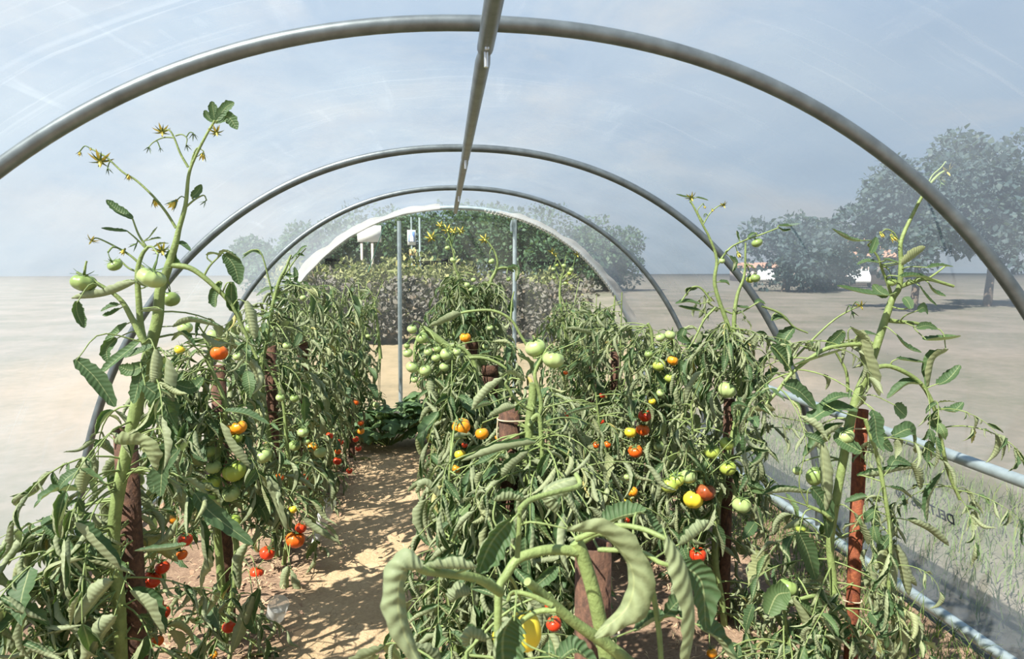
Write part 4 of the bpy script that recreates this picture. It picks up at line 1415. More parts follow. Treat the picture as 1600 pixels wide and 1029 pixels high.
p = plant('tomato plant with a bunch of small green tomatoes, third of the middle row', .08, 2.75, 'mid')
Y = 2.66
m = p.px([(752, 900), (752, 760), (750, 640), (748, 612), (738, 587), (717, 560), (695, 538), (673, 521), (660, 512)], Y, (8, 5), 10)
p.px([(665, 515), (655, 525), (648, 545), (650, 570), (660, 588)], Y - .02, (3, 2), 6)
p.px([(663, 514), (668, 530), (690, 545)], Y - .02, (3, 2), 6)
p.px([(745, 600), (742, 570), (728, 548), (712, 540), (700, 542)], Y, (4, 2.5), 7)
p.px([(716, 572), (730, 560), (760, 560), (790, 575), (800, 592)], Y - .05, (3.5, 2), 6)
for t in ((644, 514, 8, 'g'), (659, 528, 10, 'd'), (637, 551, 8, 'g'), (644, 573, 10, 'g'), (665, 578, 10, 'g'), (697, 553, 10, 'g'), (694, 573, 8, 'g'), (681, 558, 8, 'g'), (669, 549, 7, 'g'), (714, 549, 7, 'g'), (684, 545, 6, 'd'), (648, 592, 6, 'g'),
          (636, 540, 5, 'd')):
    p.tom(*t, Y=Y - .1)
p.tom(727, 527, 9, 'o', 3.3)
p.leaf([(670, 590), (672, 612), (684, 632)], 7, 2.3, (.2, .2, .6), Y - .1)
p.leaf([(690, 640), (670, 640), (655, 660)], 6, 2.0, (.1, .1, 1), Y - .1)
p.leaf([(680, 750), (655, 755), (637, 768)], 6, 2.2, (.0, .1, 1), 2.5)
p.leaf([(690, 800), (670, 810), (640, 812)], 5, 2.2, (.0, .1, 1), 2.4)
p.fill(m, 70, (.24, .34), (.6, 1.6), .05, 1.2, .06)
for dx in (-.22, .2):
    Q = p.shoot([(.08 + dx * .3, 2.75, 0), (.08 + dx * .8, 2.72, .4), (.08 + dx, 2.7, .8), (.08 + dx, 2.7, 1.02)], [.008, .008, .006, .004], 8)
    p.fill(Q, 46, (.24, .34), (.6, 1.6), .05, 1.05, .06)

p = plant('tall tomato plant with yellow flowers rising before the end wall, fourth of the middle row', .06, 3.6, 'mid')
Y = 3.6
m = p.px([(740, 850), (742, 700), (745, 600), (742, 530), (736, 475), (722, 444), (710, 415), (709, 398), (700, 362)], Y, (5, 3.5, 2, .9), 8)
m2 = p.px([(748, 850), (752, 700), (758, 600), (762, 520), (764, 450), (776, 420), (776, 402), (768, 385), (757, 372)], Y, (5, 4, 2.2, .8), 8)
m3 = p.px([(745, 800), (720, 650), (712, 560), (708, 490), (706, 450)], Y, (5, 2), 8)
p.px([(776, 420), (790, 418), (803, 424)], Y, (2.5, 1.5), 6)
p.leaf([(790, 418), (806, 420), (806, 440)], 7, 1.5, (.4, -.2, .8), Y)
p.leaf([(728, 445), (734, 462), (738, 474)], 5, 2.2, (0, -.3, .8), Y, tone=.85)
p.leaf([(800, 470), (798, 485), (792, 490)], 5, 1.6, (0, -.2, .8), Y)
p.leaf([(706, 455), (692, 450), (686, 470)], 4.5, 1.6, (0, 0, 1), Y)
p.leaf([(695, 462), (690, 480), (692, 500)], 4.5, 2.0, (0, 0, .6), Y)
p.leaf([(712, 440), (698, 440), (688, 446)], 4.5, 1.6, (0, 0, 1), Y)
for x, y, sz in ((674, 371, 9), (699, 359, 8), (709, 362, 7), (720, 361, 7), (757, 374, 8), (688, 352, 6)):
    p.flo(x, y, sz, True, Y, (.1, -.8, -.3), (705, 385) if x < 740 else (766, 385))
for t in ((708, 406, 5, 'g'), (699, 387, 4, 'g'), (768, 408, 5, 'g'), (730, 445, 5, 'g'), (740, 437, 4, 'g'), (736, 452, 4, 'g'), (795, 436, 4, 'd')):
    p.tom(*t, Y=Y - .05)
for t in ((766, 512, 5, 'g'), (758, 541, 5, 'g'), (741, 500, 4, 'd')):
    p.tom(*t, Y=Y - .15)
for q, n in ((m, 44), (m2, 44), (m3, 34)):
    p.fill(q, n, (.20, .30), (.6, 1.6), .05, 1.5, .06)
p.fill(m[16:], 34, (.11, .19), (.5, 1.4), 1.1, 3, .1); p.fill(m2[16:], 30, (.11, .19), (.5, 1.4), 1.1, 3, .1)

for k, (Yk, lab) in enumerate(((4.45, 'fifth tomato plant of the middle row, half hidden behind the flowering one'), (5.3, 'last tomato plant of the middle row, mostly hidden before the end wall'))):
    p = plant(lab, .06, Yk, 'far')
    p.auto(1.38 - .05 * k, 3, 66, .2, .008)

# ------------------------------------------------------------------ row along the printed film wall
p = plant('sparse-topped tomato plant at the rust-orange stake, nearest along the printed wall', 1.08, 1.85, 'near')
Y = 1.80
m = p.px([(1305, 1080), (1302, 985), (1303, 920), (1297, 860), (1300, 820), (1317, 721), (1334, 636), (1350, 592), (1364, 557), (1386, 490), (1395, 465), (1405, 448), (1408, 410), (1408, 376), (1429, 329), (1449, 293), (1464, 275), (1477, 266)], Y, (6.5, 6.5, 7.5, 5, 2.8, 1.8), 10)
p.px([(1394, 464), (1386, 440), (1378, 420), (1371, 400), (1356, 382)], Y, (3, 1.6), 6)
p.px([(1405, 448), (1428, 440), (1450, 436), (1490, 447)], Y, (4, 2.5), 7)
p.px([(1449, 436), (1465, 425), (1478, 415)], Y, (2, 1.2), 6)
p.px([(1388, 500), (1400, 502), (1432, 505), (1446, 510)], Y, (4.5, 2), 7)
rs = p.px([(1364, 574), (1395, 573), (1439, 599), (1463, 646), (1471, 690), (1482, 737), (1500, 780)], Y - .05, (4, 3), 8)
ds = p.px([(1352, 655), (1372, 718), (1385, 789), (1391, 840), (1388, 930)], Y - .1, (3.5, 3.5), 8)
ls = p.px([(1362, 536), (1310, 540), (1280, 550), (1240, 580), (1215, 610), (1190, 640)], Y - .05, (4, 2.5), 7)
p.px([(1325, 612), (1322, 580), (1305, 548)], Y + .05, (3, 2), 6)
p.px([(1449, 293), (1456, 275), (1470, 262), (1478, 252)], Y, (1.5, .9), 5)
p.px([(1407, 385), (1398, 365), (1385, 358), (1375, 365)], Y, (1.3, .8), 5)
p.px([(1300, 812), (1285, 800), (1262, 790)], Y - .05, (4, 3), 7)
p.px([(1300, 935), (1275, 930), (1250, 935)], Y - .05, (4, 3), 7)
for x, y, sz, op in ((1392, 366, 13, 0), (1375, 362, 10, 0), (1480, 268, 12, 1), (1470, 285, 10, 0), (1345, 478, 10, 1), (1331, 486, 12, 0), (1450, 720, 14, 0)):
    p.flo(x, y, sz, bool(op), Y, (.2, -.5, -.8))
p.px([(1240, 560), (1300, 502), (1345, 476)], Y + .05, (2, 1), 5)
up = (0, -.35, 1)
LV = [([(1347, 376), (1325, 372), (1300, 357)], 7, 1.3, up, .4), ([(1360, 395), (1366, 382), (1370, 370)], 6.5, .5, (0, -1, .3), .6), ([(1375, 410), (1355, 407), (1339, 413)], 7, .8, up, .5),
      ([(1392, 461), (1350, 456), (1308, 446)], 8, 1.0, (0, -.5, 1), .35), ([(1388, 462), (1374, 455), (1364, 444)], 9, .4, (-.3, -1, .3), .7), ([(1408, 412), (1425, 398), (1446, 386)], 10, .7, (-.2, .9, .3), .8), ([(1405, 410), (1390, 406), (1380, 404)], 5, 1.0, up, .5),
      ([(1406, 432), (1435, 430), (1468, 442)], 8, 1.2, up, .4), ([(1448, 418), (1468, 414), (1490, 416)], 6, 1.0, up, .3), ([(1450, 440), (1460, 455), (1478, 462)], 8, .8, (.2, -.5, .8), .4), ([(1436, 445), (1450, 465), (1464, 477)], 6, .7, (.3, -.6, .6), .3),
      ([(1424, 482), (1418, 470), (1412, 464)], 8, .3, (-.3, -1, .3), .6), ([(1434, 485), (1444, 480), (1450, 490)], 8, .5, (0, -1, .2), .4), ([(1432, 512), (1448, 508), (1465, 513)], 7, .5, (0, -.9, .4), .7), ([(1400, 522), (1416, 540), (1440, 550)], 8, .8, (.2, -.5, .7), .25),
      ([(1402, 560), (1420, 562), (1446, 566)], 6, 1.2, up, .5), ([(1330, 510), (1348, 530), (1362, 556)], 12, 1.0, (.4, -.2, 1), .65), ([(1345, 515), (1355, 560), (1374, 618)], 12, 1.3, (.3, .3, .7), .7), ([(1340, 522), (1360, 520), (1373, 524)], 8, .6, up, .4),
      ([(1318, 516), (1305, 530), (1290, 542)], 10, .6, (.2, -.8, .5), .3), ([(1240, 570), (1285, 555), (1320, 545)], 11, .8, (.1, .3, 1), .5), ([(1225, 600), (1250, 610), (1276, 638)], 16, .5, (.3, -.8, .5), .15), ([(1205, 540), (1228, 560), (1230, 580)], 14, .6, (.1, -1, .3), .2),
      ([(1284, 630), (1310, 618), (1333, 618)], 9, .7, up, .4), ([(1258, 660), (1300, 635), (1340, 640)], 15, .7, (-.3, -.5, .8), .6), ([(1345, 705), (1320, 690), (1302, 680)], 14, .4, (0, -.9, .5), .65), ([(1256, 712), (1285, 680), (1318, 660)], 9, 2.0, (0, 0, 1), .6),
      ([(1440, 599), (1415, 598), (1386, 622)], 10, 1.2, (0, -.2, 1), .45), ([(1398, 632), (1408, 642), (1416, 650)], 12, .4, (0, -1, .2), .3), ([(1372, 645), (1375, 680), (1395, 705)], 11, .5, (.3, -.9, .2), .35), ([(1395, 680), (1425, 670), (1430, 710)], 14, .7, (.2, -.6, .7), .35),
      ([(1480, 545), (1455, 560), (1448, 610)], 16, 1.3, (-.3, .2, .8), .75), ([(1445, 530), (1470, 528), (1500, 525)], 14, 1.0, (0, 0, 1), .7), ([(1465, 600), (1482, 590), (1500, 570)], 10, 1.0, up, .4), ([(1475, 640), (1490, 640), (1505, 628)], 9, 1.0, up, .6),
      ([(1340, 742), (1370, 740), (1400, 732), (1430, 730)], 8, 1.9, (0, 0, 1), .6), ([(1425, 722), (1434, 740), (1438, 764)], 7, 2.0, (.2, .2, .6), .6), ([(1390, 732), (1400, 718), (1425, 726)], 9, .6, (0, -.6, .8), .3), ([(1470, 740), (1450, 775), (1448, 815)], 11, 1.2, (-.3, .1, .7), .6),
      ([(1390, 760), (1410, 766), (1425, 778)], 5, 1.6, up, .6), ([(1420, 812), (1450, 825), (1482, 852)], 8, 2.1, (0, 0, 1), .6), ([(1355, 775), (1340, 778), (1320, 784)], 7, 1.6, up, .5), ([(1355, 800), (1365, 805), (1372, 830)], 14, .4, (0, -1, .2), .15),
      ([(1393, 850), (1395, 890), (1390, 950)], 10, 2.2, (0, .3, .5), .6), ([(1385, 850), (1372, 880), (1352, 915)], 9, 2.2, (0, .3, .6), .65), ([(1400, 850), (1412, 890), (1420, 930)], 9, 2.2, (.2, .3, .5), .55), ([(1405, 860), (1420, 900), (1432, 915)], 6, 2.0, (.2, .3, .6), .4),
      ([(1380, 870), (1380, 930), (1382, 1000)], 9, 2.2, (.2, .2, .4), .75), ([(1392, 940), (1405, 990), (1402, 1050)], 12, 2.0, (.2, .2, .5), .75), ([(1368, 820), (1380, 860), (1385, 900)], 13, .9, (.2, -.2, .7), .8), ([(1360, 880), (1366, 920), (1372, 975)], 7, 2.2, (.1, .1, .5), .5),
      ([(1285, 690), (1290, 750), (1288, 800)], 10, 1.9, (.3, .2, .3), .6), ([(1268, 760), (1290, 790), (1295, 840)], 14, .8, (-.2, -.7, .4), .5), ([(1180, 640), (1150, 632), (1148, 660)], 5, 1.8, up, .6), ([(1210, 640), (1180, 640), (1146, 668)], 13, 1.2, (0, .4, 1), .75),
      ([(1195, 770), (1230, 765), (1270, 770)], 7, 2.0, (0, 0, 1), .6), ([(1248, 830), (1262, 860), (1275, 905)], 15, .5, (-.2, -.9, .3), .15), ([(1200, 960), (1215, 930), (1235, 925)], 20, .8, (.2, -.5, .8), .8), ([(1250, 940), (1275, 960), (1300, 975)], 16, .7, (.1, -.5, .9), .85),
      ([(1240, 935), (1260, 980), (1250, 1020)], 9, 2.0, (.1, .1, .6), .7), ([(1330, 985), (1310, 1000), (1290, 1040)], 12, 1.5, (.1, -.2, .8), .7), ([(1345, 985), (1370, 1000), (1372, 1050)], 10, 1.6, (.1, -.2, .8), .95), ([(1335, 800), (1350, 830), (1356, 850)], 9, 1.2, (.2, 0, .9), .6)]
for pts, r, c, h, tn in LV:
    p.leaf(pts, r, c, h, Y - .06, .02, tone=tn)
p.tom(1394, 440, 8, 'd', Y - .02); p.tom(1319, 680, 16, 'g', Y - .03); p.tom(1286, 681, 12, 'g', Y + .05); p.tom(1273, 743, 14, 'd', Y + .05, 17); p.tom(1246, 735, 8, 'g', Y + .1)
p.tom(1231, 917, 17, 'd', Y); p.tom(1252, 825, 9, 'v', Y + .15)
p.fill(m, 26, (.2, .3), (.7, 1.7), .04, .72, .15); p.fill(ls, 9, (.16, .24), (.5, 1.4), 0, 3, .25); p.fill(rs, 7, (.16, .24), (.4, 1.3), 0, 3, .3); p.fill(ds, 9, (.14, .22), (.6, 1.5), 0, 3, .2)
Q = p.shoot([(1.1, 1.85, 0), (.98, 1.8, .15), (.9, 1.8, .35), (.86, 1.8, .55)], [.008, .008, .006, .004], 8)
p.fill(Q, 22, (.22, .3), (.6, 1.6), .04, .6, .1)

p = plant('tomato plant with a bright yellow-green stem, second along the printed wall', 1.04, 2.62, 'mid')
Y = 2.58
m = p.px([(1135, 1010), (1128, 940), (1117, 870), (1122, 790), (1140, 700), (1158, 620), (1152, 554), (1137, 507), (1117, 446), (1120, 405), (1108, 370), (1099, 353), (1083, 321), (1078, 315)], Y, (6, 5, 4, 2, 1.3), 9)
m2 = p.px([(1160, 640), (1149, 554), (1147, 500), (1152, 461), (1163, 429), (1165, 379)], Y, (5, 1.5), 7)
p.px([(1120, 415), (1140, 388), (1165, 375), (1190, 366), (1216, 356)], Y, (1.8, 1.1), 5)
p.px([(1099, 350), (1108, 335), (1118, 325), (1130, 318)], Y, (1.2, .8), 5)
p.px([(1100, 348), (1090, 330), (1098, 318)], Y, (1.0, .7), 5)
p.px([(1123, 480), (1150, 490), (1185, 472)], Y, (1.8, 1.1), 5)
p.px([(1118, 480), (1100, 500), (1085, 530), (1075, 545)], Y, (2, 1.4), 5)
p.px([(1112, 470), (1095, 450), (1080, 450), (1065, 470)], Y, (2, 1.2), 5)
p.px([(1190, 478), (1220, 490), (1240, 510), (1262, 520)], Y, (2.2, 1.4), 5)
for pts, r in (([(1216, 352), (1232, 352), (1250, 349)], 4), ([(1216, 355), (1225, 360), (1236, 358)], 3.5), ([(1083, 308), (1070, 307), (1056, 303)], 3), ([(1088, 308), (1098, 310), (1107, 313)], 3), ([(1140, 400), (1148, 410), (1145, 424)], 8), ([(1155, 375), (1152, 366), (1151, 360)], 3.5), ([(1168, 372), (1175, 366), (1182, 364)], 3.5),
               ([(1095, 475), (1075, 470), (1055, 474)], 5), ([(1095, 485), (1078, 482), (1060, 478)], 5), ([(1075, 460), (1072, 452), (1090, 450)], 4), ([(1124, 440), (1134, 440), (1140, 445)], 5), ([(1180, 474), (1187, 470), (1196, 475)], 5), ([(1205, 500), (1222, 495), (1235, 505)], 7), ([(1150, 478), (1162, 480), (1172, 480)], 4),
               ([(1070, 512), (1066, 525), (1078, 535)], 8), ([(1062, 560), (1064, 580), (1072, 600)], 6), ([(1165, 560), (1155, 590), (1162, 610)], 6), ([(1240, 510), (1225, 530), (1230, 545)], 12), ([(1200, 555), (1185, 575), (1190, 600)], 7), ([(1215, 575), (1200, 590), (1195, 605)], 8)):
    p.leaf(pts, r, 1.2, (0, -.4, .9), Y, tone=.4)
for x, y, sz, op in ((1080, 309, 9, 1), (1131, 321, 7, 1), (1100, 321, 5, 0), (1112, 326, 5, 0), (1100, 335, 5, 0), (1152, 393, 10, 0)):
    p.flo(x, y, sz, bool(op), Y, (.2, -.5, -.8))
p.tom(1183, 379, 9, 'd', Y, 7); p.tom(1180, 434, 8, 'd', Y); p.tom(1172, 436, 7, 'v', Y + .03); p.tom(1128, 407, 5, 'g', Y)
for t in ((1136, 609, 15, 'g'), (1113, 705, 13, 'v'), (1136, 693, 12, 'v'), (1137, 731, 14, 'v'), (1158, 788, 16, 'g')):
    p.tom(*t, Y=2.45)
for t in ((1046, 757, 15, 'v'), (1075, 744, 13, 'g'), (1058, 748, 13, 'v'), (1083, 780, 17, 'y'), (1102, 768, 17, 'b'), (1090, 866, 14, 'r'), (1112, 1020, 9, 'o')):
    p.tom(*t, Y=2.35)
p.px([(1122, 790), (1100, 740), (1080, 735), (1060, 740), (1048, 745)], 2.4, (3.5, 2), 6)
p.leaf([(1180, 725), (1170, 745), (1155, 770)], 6, 2.0, (0, 0, 1), 2.3, tone=.6)
p.leaf([(1195, 690), (1190, 715), (1170, 730)], 6, 2.1, (0, 0, .6), 2.3, tone=.6)
p.leaf([(1095, 580), (1080, 600), (1072, 625)], 6, 2.2, (0, .2, .7), 2.3, tone=.6)
p.fill(m, 48, (.22, .32), (.6, 1.6), .05, 1.3, .08); p.fill(m2, 16, (.18, .26), (.5, 1.4), .6, 1.3, .1)
p.fill(m[-26:-6], 6, (.1, .16), (.4, 1.2), 0, 3, .2)
Q = p.shoot([(1.0, 2.6, 0), (.92, 2.55, .3), (.86, 2.5, .7), (.84, 2.5, .98)], [.008, .008, .006, .004], 8)
p.fill(Q, 40, (.22, .32), (.6, 1.6), .05, 1.0, .06)

p = plant('tomato plant with a trail of yellow, orange and red fruit, third along the printed wall', 1.0, 3.42, 'mid')
Y = 3.40
m = p.px([(1010, 870), (1012, 780), (1018, 690), (1022, 620), (1020, 560), (1018, 520), (1012, 505)], Y, (5, 2.5), 8)
m2 = p.px([(1020, 870), (1040, 780), (1050, 690), (1060, 620), (1055, 560), (1050, 530)], Y - .1, (5, 2.5), 8)
for t in ((1030, 570, 11, 'v'), (1051, 563, 9, 'o'), (1046, 590, 9, 'v'), (1047, 523, 9, 'g'), (1032, 527, 8, 'g'), (1014, 553, 7, 'd'), (1032, 614, 7, 'g'), (1019, 627, 6, 'y'), (1007, 649, 11, 'r'), (1004, 671, 11, 'p'), (985, 675, 10, 'y'), (993, 704, 12, 'p'), (1030, 697, 9, 'g'),
          (979, 785, 10, 'y'), (988, 768, 9, 'o'), (956, 785, 8, 'g'), (980, 745, 6, 'g'), (980, 812, 5, 'r'), (990, 841, 6, 'r'), (932, 695, 6, 'p'), (949, 694, 6, 'p')):
    p.tom(*t, Y=3.12)
p.fill(m, 60, (.24, .34), (.6, 1.6), .05, 1.4, .06); p.fill(m2, 46, (.24, .34), (.6, 1.6), .05, 1.4, .06)
Q = p.shoot([(.9, 3.4, 0), (.75, 3.3, .3), (.66, 3.2, .6), (.62, 3.2, .9)], [.008, .008, .006, .004], 8)
p.fill(Q, 40, (.24, .34), (.6, 1.6), .05, 1.0, .06)

p = plant('fourth tomato plant along the printed wall, growing round the stake with twine near its top', .98, 4.3, 'far')
p.auto(1.36, 3, 90, .22, .009)
for t in ((889, 645, 7, 'r'), (850, 625, 5, 'o'), (880, 700, 6, 'p'), (941, 617, 5, 'r'), (940, 658, 5, 'r'), (930, 640, 4, 'g'), (884, 582, 4, 'p')):
    p.tom(*t, Y=3.95)
p = plant('fifth tomato plant along the printed wall with a pale spray of tiny fruit on top', .98, 5.05, 'far')
p.auto(1.36, 3, 84, .24, .009)
Y = 4.9
Q = p.px([(890, 560), (882, 510), (875, 467), (876, 440), (878, 426)], Y, (3, 1.2), 7)
p.fill(Q, 8, (.12, .2), (.3, 1.0), 0, 3, .3)
for a in (((877, 440), (870, 425), (866, 415)), ((878, 432), (882, 420), (884, 400)), ((877, 436), (888, 425), (896, 415)), ((876, 446), (884, 440), (902, 428)), ((880, 420), (872, 405), (866, 396))):
    p.px(a, Y, (1.2, .7), 5)
for t in ((865, 420, 3.5, 'g'), (870, 414, 3, 'v'), (881, 415, 3.8, 'g'), (893, 421, 4, 'g'), (884, 442, 3, 'g'), (890, 427, 3.5, 'v'), (866, 434, 3, 'd')):
    p.tom(*t, Y=Y)
for x, y, sz in ((862, 393, 6), (868, 398, 5), (902, 398, 6), (886, 440, 5)):
    p.flo(x, y, sz, True, Y)
p = plant('farthest tomato plant along the printed wall, beside the end film', .98, 5.9, 'far')
p.auto(1.42, 3, 84, .30, .009, Lr=(.28, .4))
for x0, yt in ((905, 470), (935, 465), (958, 455)):
    Q = p.px([(x0 - 4, 540), (x0, 500), (x0 + 3, yt + 6)], 5.6, (3, 1))
    p.fill(Q, 9, (.12, .22), (.2, .8), 0, 3, .3)

for q, a, k in FILLS:
    q.fill_now(*a, **k)
for q in PLANTS:
    q.build()

# ------------------------------------------------------------------ squash at the end of the path
def squash(label, X, Y, n, R, hmax, seed):
    r = np.random.default_rng(seed)
    o = empty('squash_plant', (X, Y, 0), label, 'squash plant', 'squash plants at the path end')
    st, fo = MB(), MB()
    for k in range(n):
        a = r.uniform(0, 6.3)
        d = R * math.sqrt(r.random())
        h = hmax * r.uniform(.45, 1.0) * (1 - .35 * d / R)
        top = np.array([X + d * math.cos(a), Y + d * math.sin(a) * .6, h])
        Q, _ = smooth_path([(X + .1 * d * math.cos(a), Y, .0), (X + .7 * d * math.cos(a), Y + .4 * d * math.sin(a), h * .7), top], 8)
        tube(st, Q, .004, 6)
        na, nr = 30, 6
        rad = r.uniform(.055, .10)
        tilt = Matrix.Rotation(r.uniform(-.7, .7), 3, 'X') @ Matrix.Rotation(r.uniform(-.6, .6), 3, 'Y')
        tl = np.array(tilt)
        V = [[0, 0, 0]]
        for i in range(1, nr + 1):
            for j in range(na):
                f = 2 * PI * j / na
                lob = 1 + .20 * math.cos(5 * f + .4) * (i / nr) + .05 * math.cos(15 * f) * (i / nr)
                notch = 1 - .55 * math.exp(-((f - PI) / .28) ** 2)
                q = rad * (i / nr) * lob * notch
                V.append([q * math.cos(f), q * math.sin(f), -.35 * q * q / rad + .10 * q * math.cos(5 * f)])
        V = np.array(V) @ tl.T + top
        F3 = np.array([[0, 1 + j, 1 + (j + 1) % na] for j in range(na)])
        F4 = np.array([[1 + (i - 1) * na + j, 1 + i * na + j, 1 + i * na + (j + 1) % na, 1 + (i - 1) * na + (j + 1) % na] for i in range(1, nr) for j in range(na)])
        tn = r.uniform(.1, .8)
        fo.add(V, F3, np.tile([[.3, .2]], (len(V), 1)), tn)
        fo.f.append(F4 + (fo.n - len(V)))
        fo.mi.append(np.zeros(len(F4), np.int32))
    link_mesh('stem', st, M_STEM, o, (X, Y, 0))
    link_mesh('foliage', fo, M_SQUASH, o, (X, Y, 0))
squash('low squash plant with broad lobed leaves across the path end', -.62, 5.75, 60, .42, .40, 1)
squash('squash plant with broad dark leaves climbing beside the middle row at the path end', -.20, 5.7, 46, .30, .62, 2)

# ------------------------------------------------------------------ twine, plastic bits
twine('M1', ztop(930, 985, 1.02), .01, -.02, 'thick pale twine loop on the nearest pipe stake')
twine('M2', ztop(800, 656, 1.9), .055, -.002, 'pale twine tied round the stake below the two big green tomatoes, tail hanging', .085)
twine('M4', ztop(738, 545, 3.6), -.02, .004, 'twine on the collared stake under the small orange tomato')
twine('L3', ztop(425, 570, 3.6), -.03, .0, 'twine round the bare dark stake across the path')
twine('R1', ztop(1340, 938, 1.84), -.07, .03, 'lower twine tying the thick stem to the rust-orange stake')
twine('R1', ztop(1340, 668, 1.84), -.03, .0, 'upper twine at the top of the rust-orange stake')
twine('R4', ztop(960, 545, 4.35), .03, .0, 'twine near the top of the far stake among leaves')

m_, nt, out = mat('milky_plastic')
b_ = N(nt, 'BsdfPrincipled')
b_.inputs['Base Color'].default_value = (.74, .75, .72, 1)
b_.inputs['Roughness'].default_value = .3
t_ = N(nt, 'BsdfTransparent')
x_ = N(nt, 'MixShader')
x_.inputs[0].default_value = .62
L(nt, t_.outputs[0], x_.inputs[1]); L(nt, b_.outputs[0], x_.inputs[2]); L(nt, x_.outputs[0], out.inputs['Surface'])
M_MILK = m_
p0 = at(504, 812, 3.85)
o = empty('plastic_bottle', (p0[0], p0[1], p0[2]), 'cut milky plastic bottle with ribs, upside down beside the path', 'bottle')
mb = MB()
zz = np.linspace(0, .16, 26)
lathe(mb, np.stack([.036 + .0016 * np.sin(zz * 260), zz], -1), (0, 0, 0), 24)
ob = link_mesh('bottle_wall', mb, M_MILK, o)
mb = MB()
lathe(mb, [(.036, 0), (.030, -.03), (.014, -.06), (.013, -.09)], (0, 0, 0), 24)
link_mesh('neck', mb, M_MILK, o)
o.rotation_euler = (.15, .45, 0)
o.location = at(500, 818, 3.85)
pl = at(492, 848, 3.6)
mb = MB()
box(mb, (0, 0, 0), (.036, .0015, .17))
ol = link_mesh('plant_label', mb, M_WHITE)
ol.location = pl
ol.rotation_euler = (.1, .28, .2)
tag(ol, 'white plastic label strip stuck in the soil below the cut bottle', 'plant label')
mb = MB()
zz = np.linspace(0, .09, 12)
lathe(mb, np.concatenate([[(.0, 0.0), (.03, .0)], np.stack([.036 + .06 * zz, zz], -1)]), (0, 0, 0), 24)
oc = link_mesh('plastic_cup', mb, M_MILK)
oc.location = at(430, 962, 2.72)
oc.rotation_euler = (.5, .35, 0)
tag(oc, 'clear plastic cup standing at the foot of the bare dark stake', 'cup')

# ------------------------------------------------------------------ beyond the film
def tree(name, label, cat, X, Y, H, R, n, leaf, m, seed, trunk=True, group=None, base=.15, sq=1.0):
    r = np.random.default_rng(seed)
    o = empty(name, (X, Y, 0), label, cat, group)
    mb = MB()
    lumps = [(r.normal(0, .45, 3) * [R, R, 0] + [0, 0, H * r.uniform(base + .15, .9)], R * r.uniform(.35, .7)) for _ in range(14)]
    k = n
    pos, d, nr = [], [], []
    for _ in range(k):
        c, rr = lumps[r.integers(len(lumps))]
        v = unit(r.normal(0, 1, 3))
        q = c + v * rr * r.uniform(.6, 1.05) * [1, 1, sq]
        if q[2] < .1: q[2] = r.uniform(.1, .6)
        pos.append(q + [X, Y, 0]); d.append(unit(v + r.normal(0, .7, 3))); nr.append(unit(v * [1, 1, .4] + [0, 0, .8] + r.normal(0, .5, 3)))
    place_leaflets(mb, 'tiny', np.array(pos), np.array(d), np.array(nr), r.uniform(.7, 1.3, k) * leaf, .6, r, 1.6)
    link_mesh('foliage', mb, m, o, (X, Y, 0))
    if trunk:
        mb = MB()
        tube(mb, smooth_path([(0, 0, -.1), (.1, 0, H * .3), (0, .1, H * .7)], 8)[0], np.linspace(R * .09, R * .03, 8), 8)
        link_mesh('trunk', mb, simple('bark', (.16, .12, .09), .9, bump=.5), o)
    return o
def wx(px, Y): return float(at(px, 514, Y)[0])
for k, (px, Y, H, R) in enumerate(((470, 48, 4.0, 2.4), (530, 47, 4.4, 2.6), (595, 50, 5.0, 2.8), (665, 48, 5.2, 2.8), (740, 49, 5.4, 2.8), (810, 46, 5.2, 2.8), (880, 47, 5.0, 2.8), (945, 49, 4.2, 2.5), (410, 51, 3.4, 2.2))):
    tree('hedge_tree', ['dark green tree of the hedge far behind the end wall, ' + s for s in ('behind the white panel', 'beside the white panel', 'behind the blue sign', 'behind the yellow flowers', 'between the end posts', 'beside the thinner end post', 'behind the tiny fruit spray', 'outermost behind the printed wall', 'outermost across the path')][k],
         'tree', wx(px, Y), Y, H, R, 5200, .30, M_HEDGE, 100 + k, True, 'hedge trees behind the end wall')
OB = ('olive bush top behind the end film, over the row across the path', 'olive bush behind the end film, close beside the first end post', 'olive bush behind the end film, under the blue sign', 'olive bush behind the flowering middle plant', 'olive bush behind the end film, past the second end post')
for k, (px, Y, H, R) in enumerate(((505, 17, 1.62, .9), (575, 17.5, 1.6, .9), (655, 17, 1.62, .95), (735, 17.5, 1.5, .9), (830, 17, 1.3, .9))):
    tree('bush', OB[k], 'bush', wx(px, Y), Y, H, R, 2400, .13, M_BUSH, 140 + k, True, 'olive bushes behind the end wall', .15)
GB = ('shade-toned shrub low behind the end film, farthest across the path', 'shade-toned shrub low behind the end film above the path row', 'shade-toned shrub low behind the first end post', 'shade-toned shrub seen low through the gap beside the first post', 'shade-toned shrub low behind the middle row', 'shade-toned shrub low behind the second end post', 'shade-toned shrub low behind the row along the printed wall')
for k, px in enumerate((480, 545, 605, 662, 725, 790, 860)):  # low shrubs coloured as the shaded foot of the hedge
    tree('shrub', GB[k], 'shrub', wx(px, 14.6 + .3 * (k % 2)), 14.6 + .3 * (k % 2), 1.25, .62, 3200, .11, M_SHADEB, 150 + k, True, 'shade-toned shrubs behind the end wall', -.12)
tree('tree', 'tall dark tree standing beyond the printed film wall', 'tree', wx(1425, 24), 24, 5.4, 1.7, 9000, .22, M_TREE, 160)
tree('tree', 'second dark tree behind the tall one beyond the printed film wall', 'tree', wx(1540, 26), 26, 7.2, 2.0, 9000, .28, M_TREE, 161)
tree('tree', 'low round dark tree between the houses beyond the film', 'tree', wx(1225, 45), 45, 4.2, 3.4, 5000, .36, M_TREE, 162)
tree('tree', 'small dark tree beside the low round one beyond the film', 'tree', wx(1290, 48), 48, 3.2, 2.6, 4000, .36, M_TREE, 163)

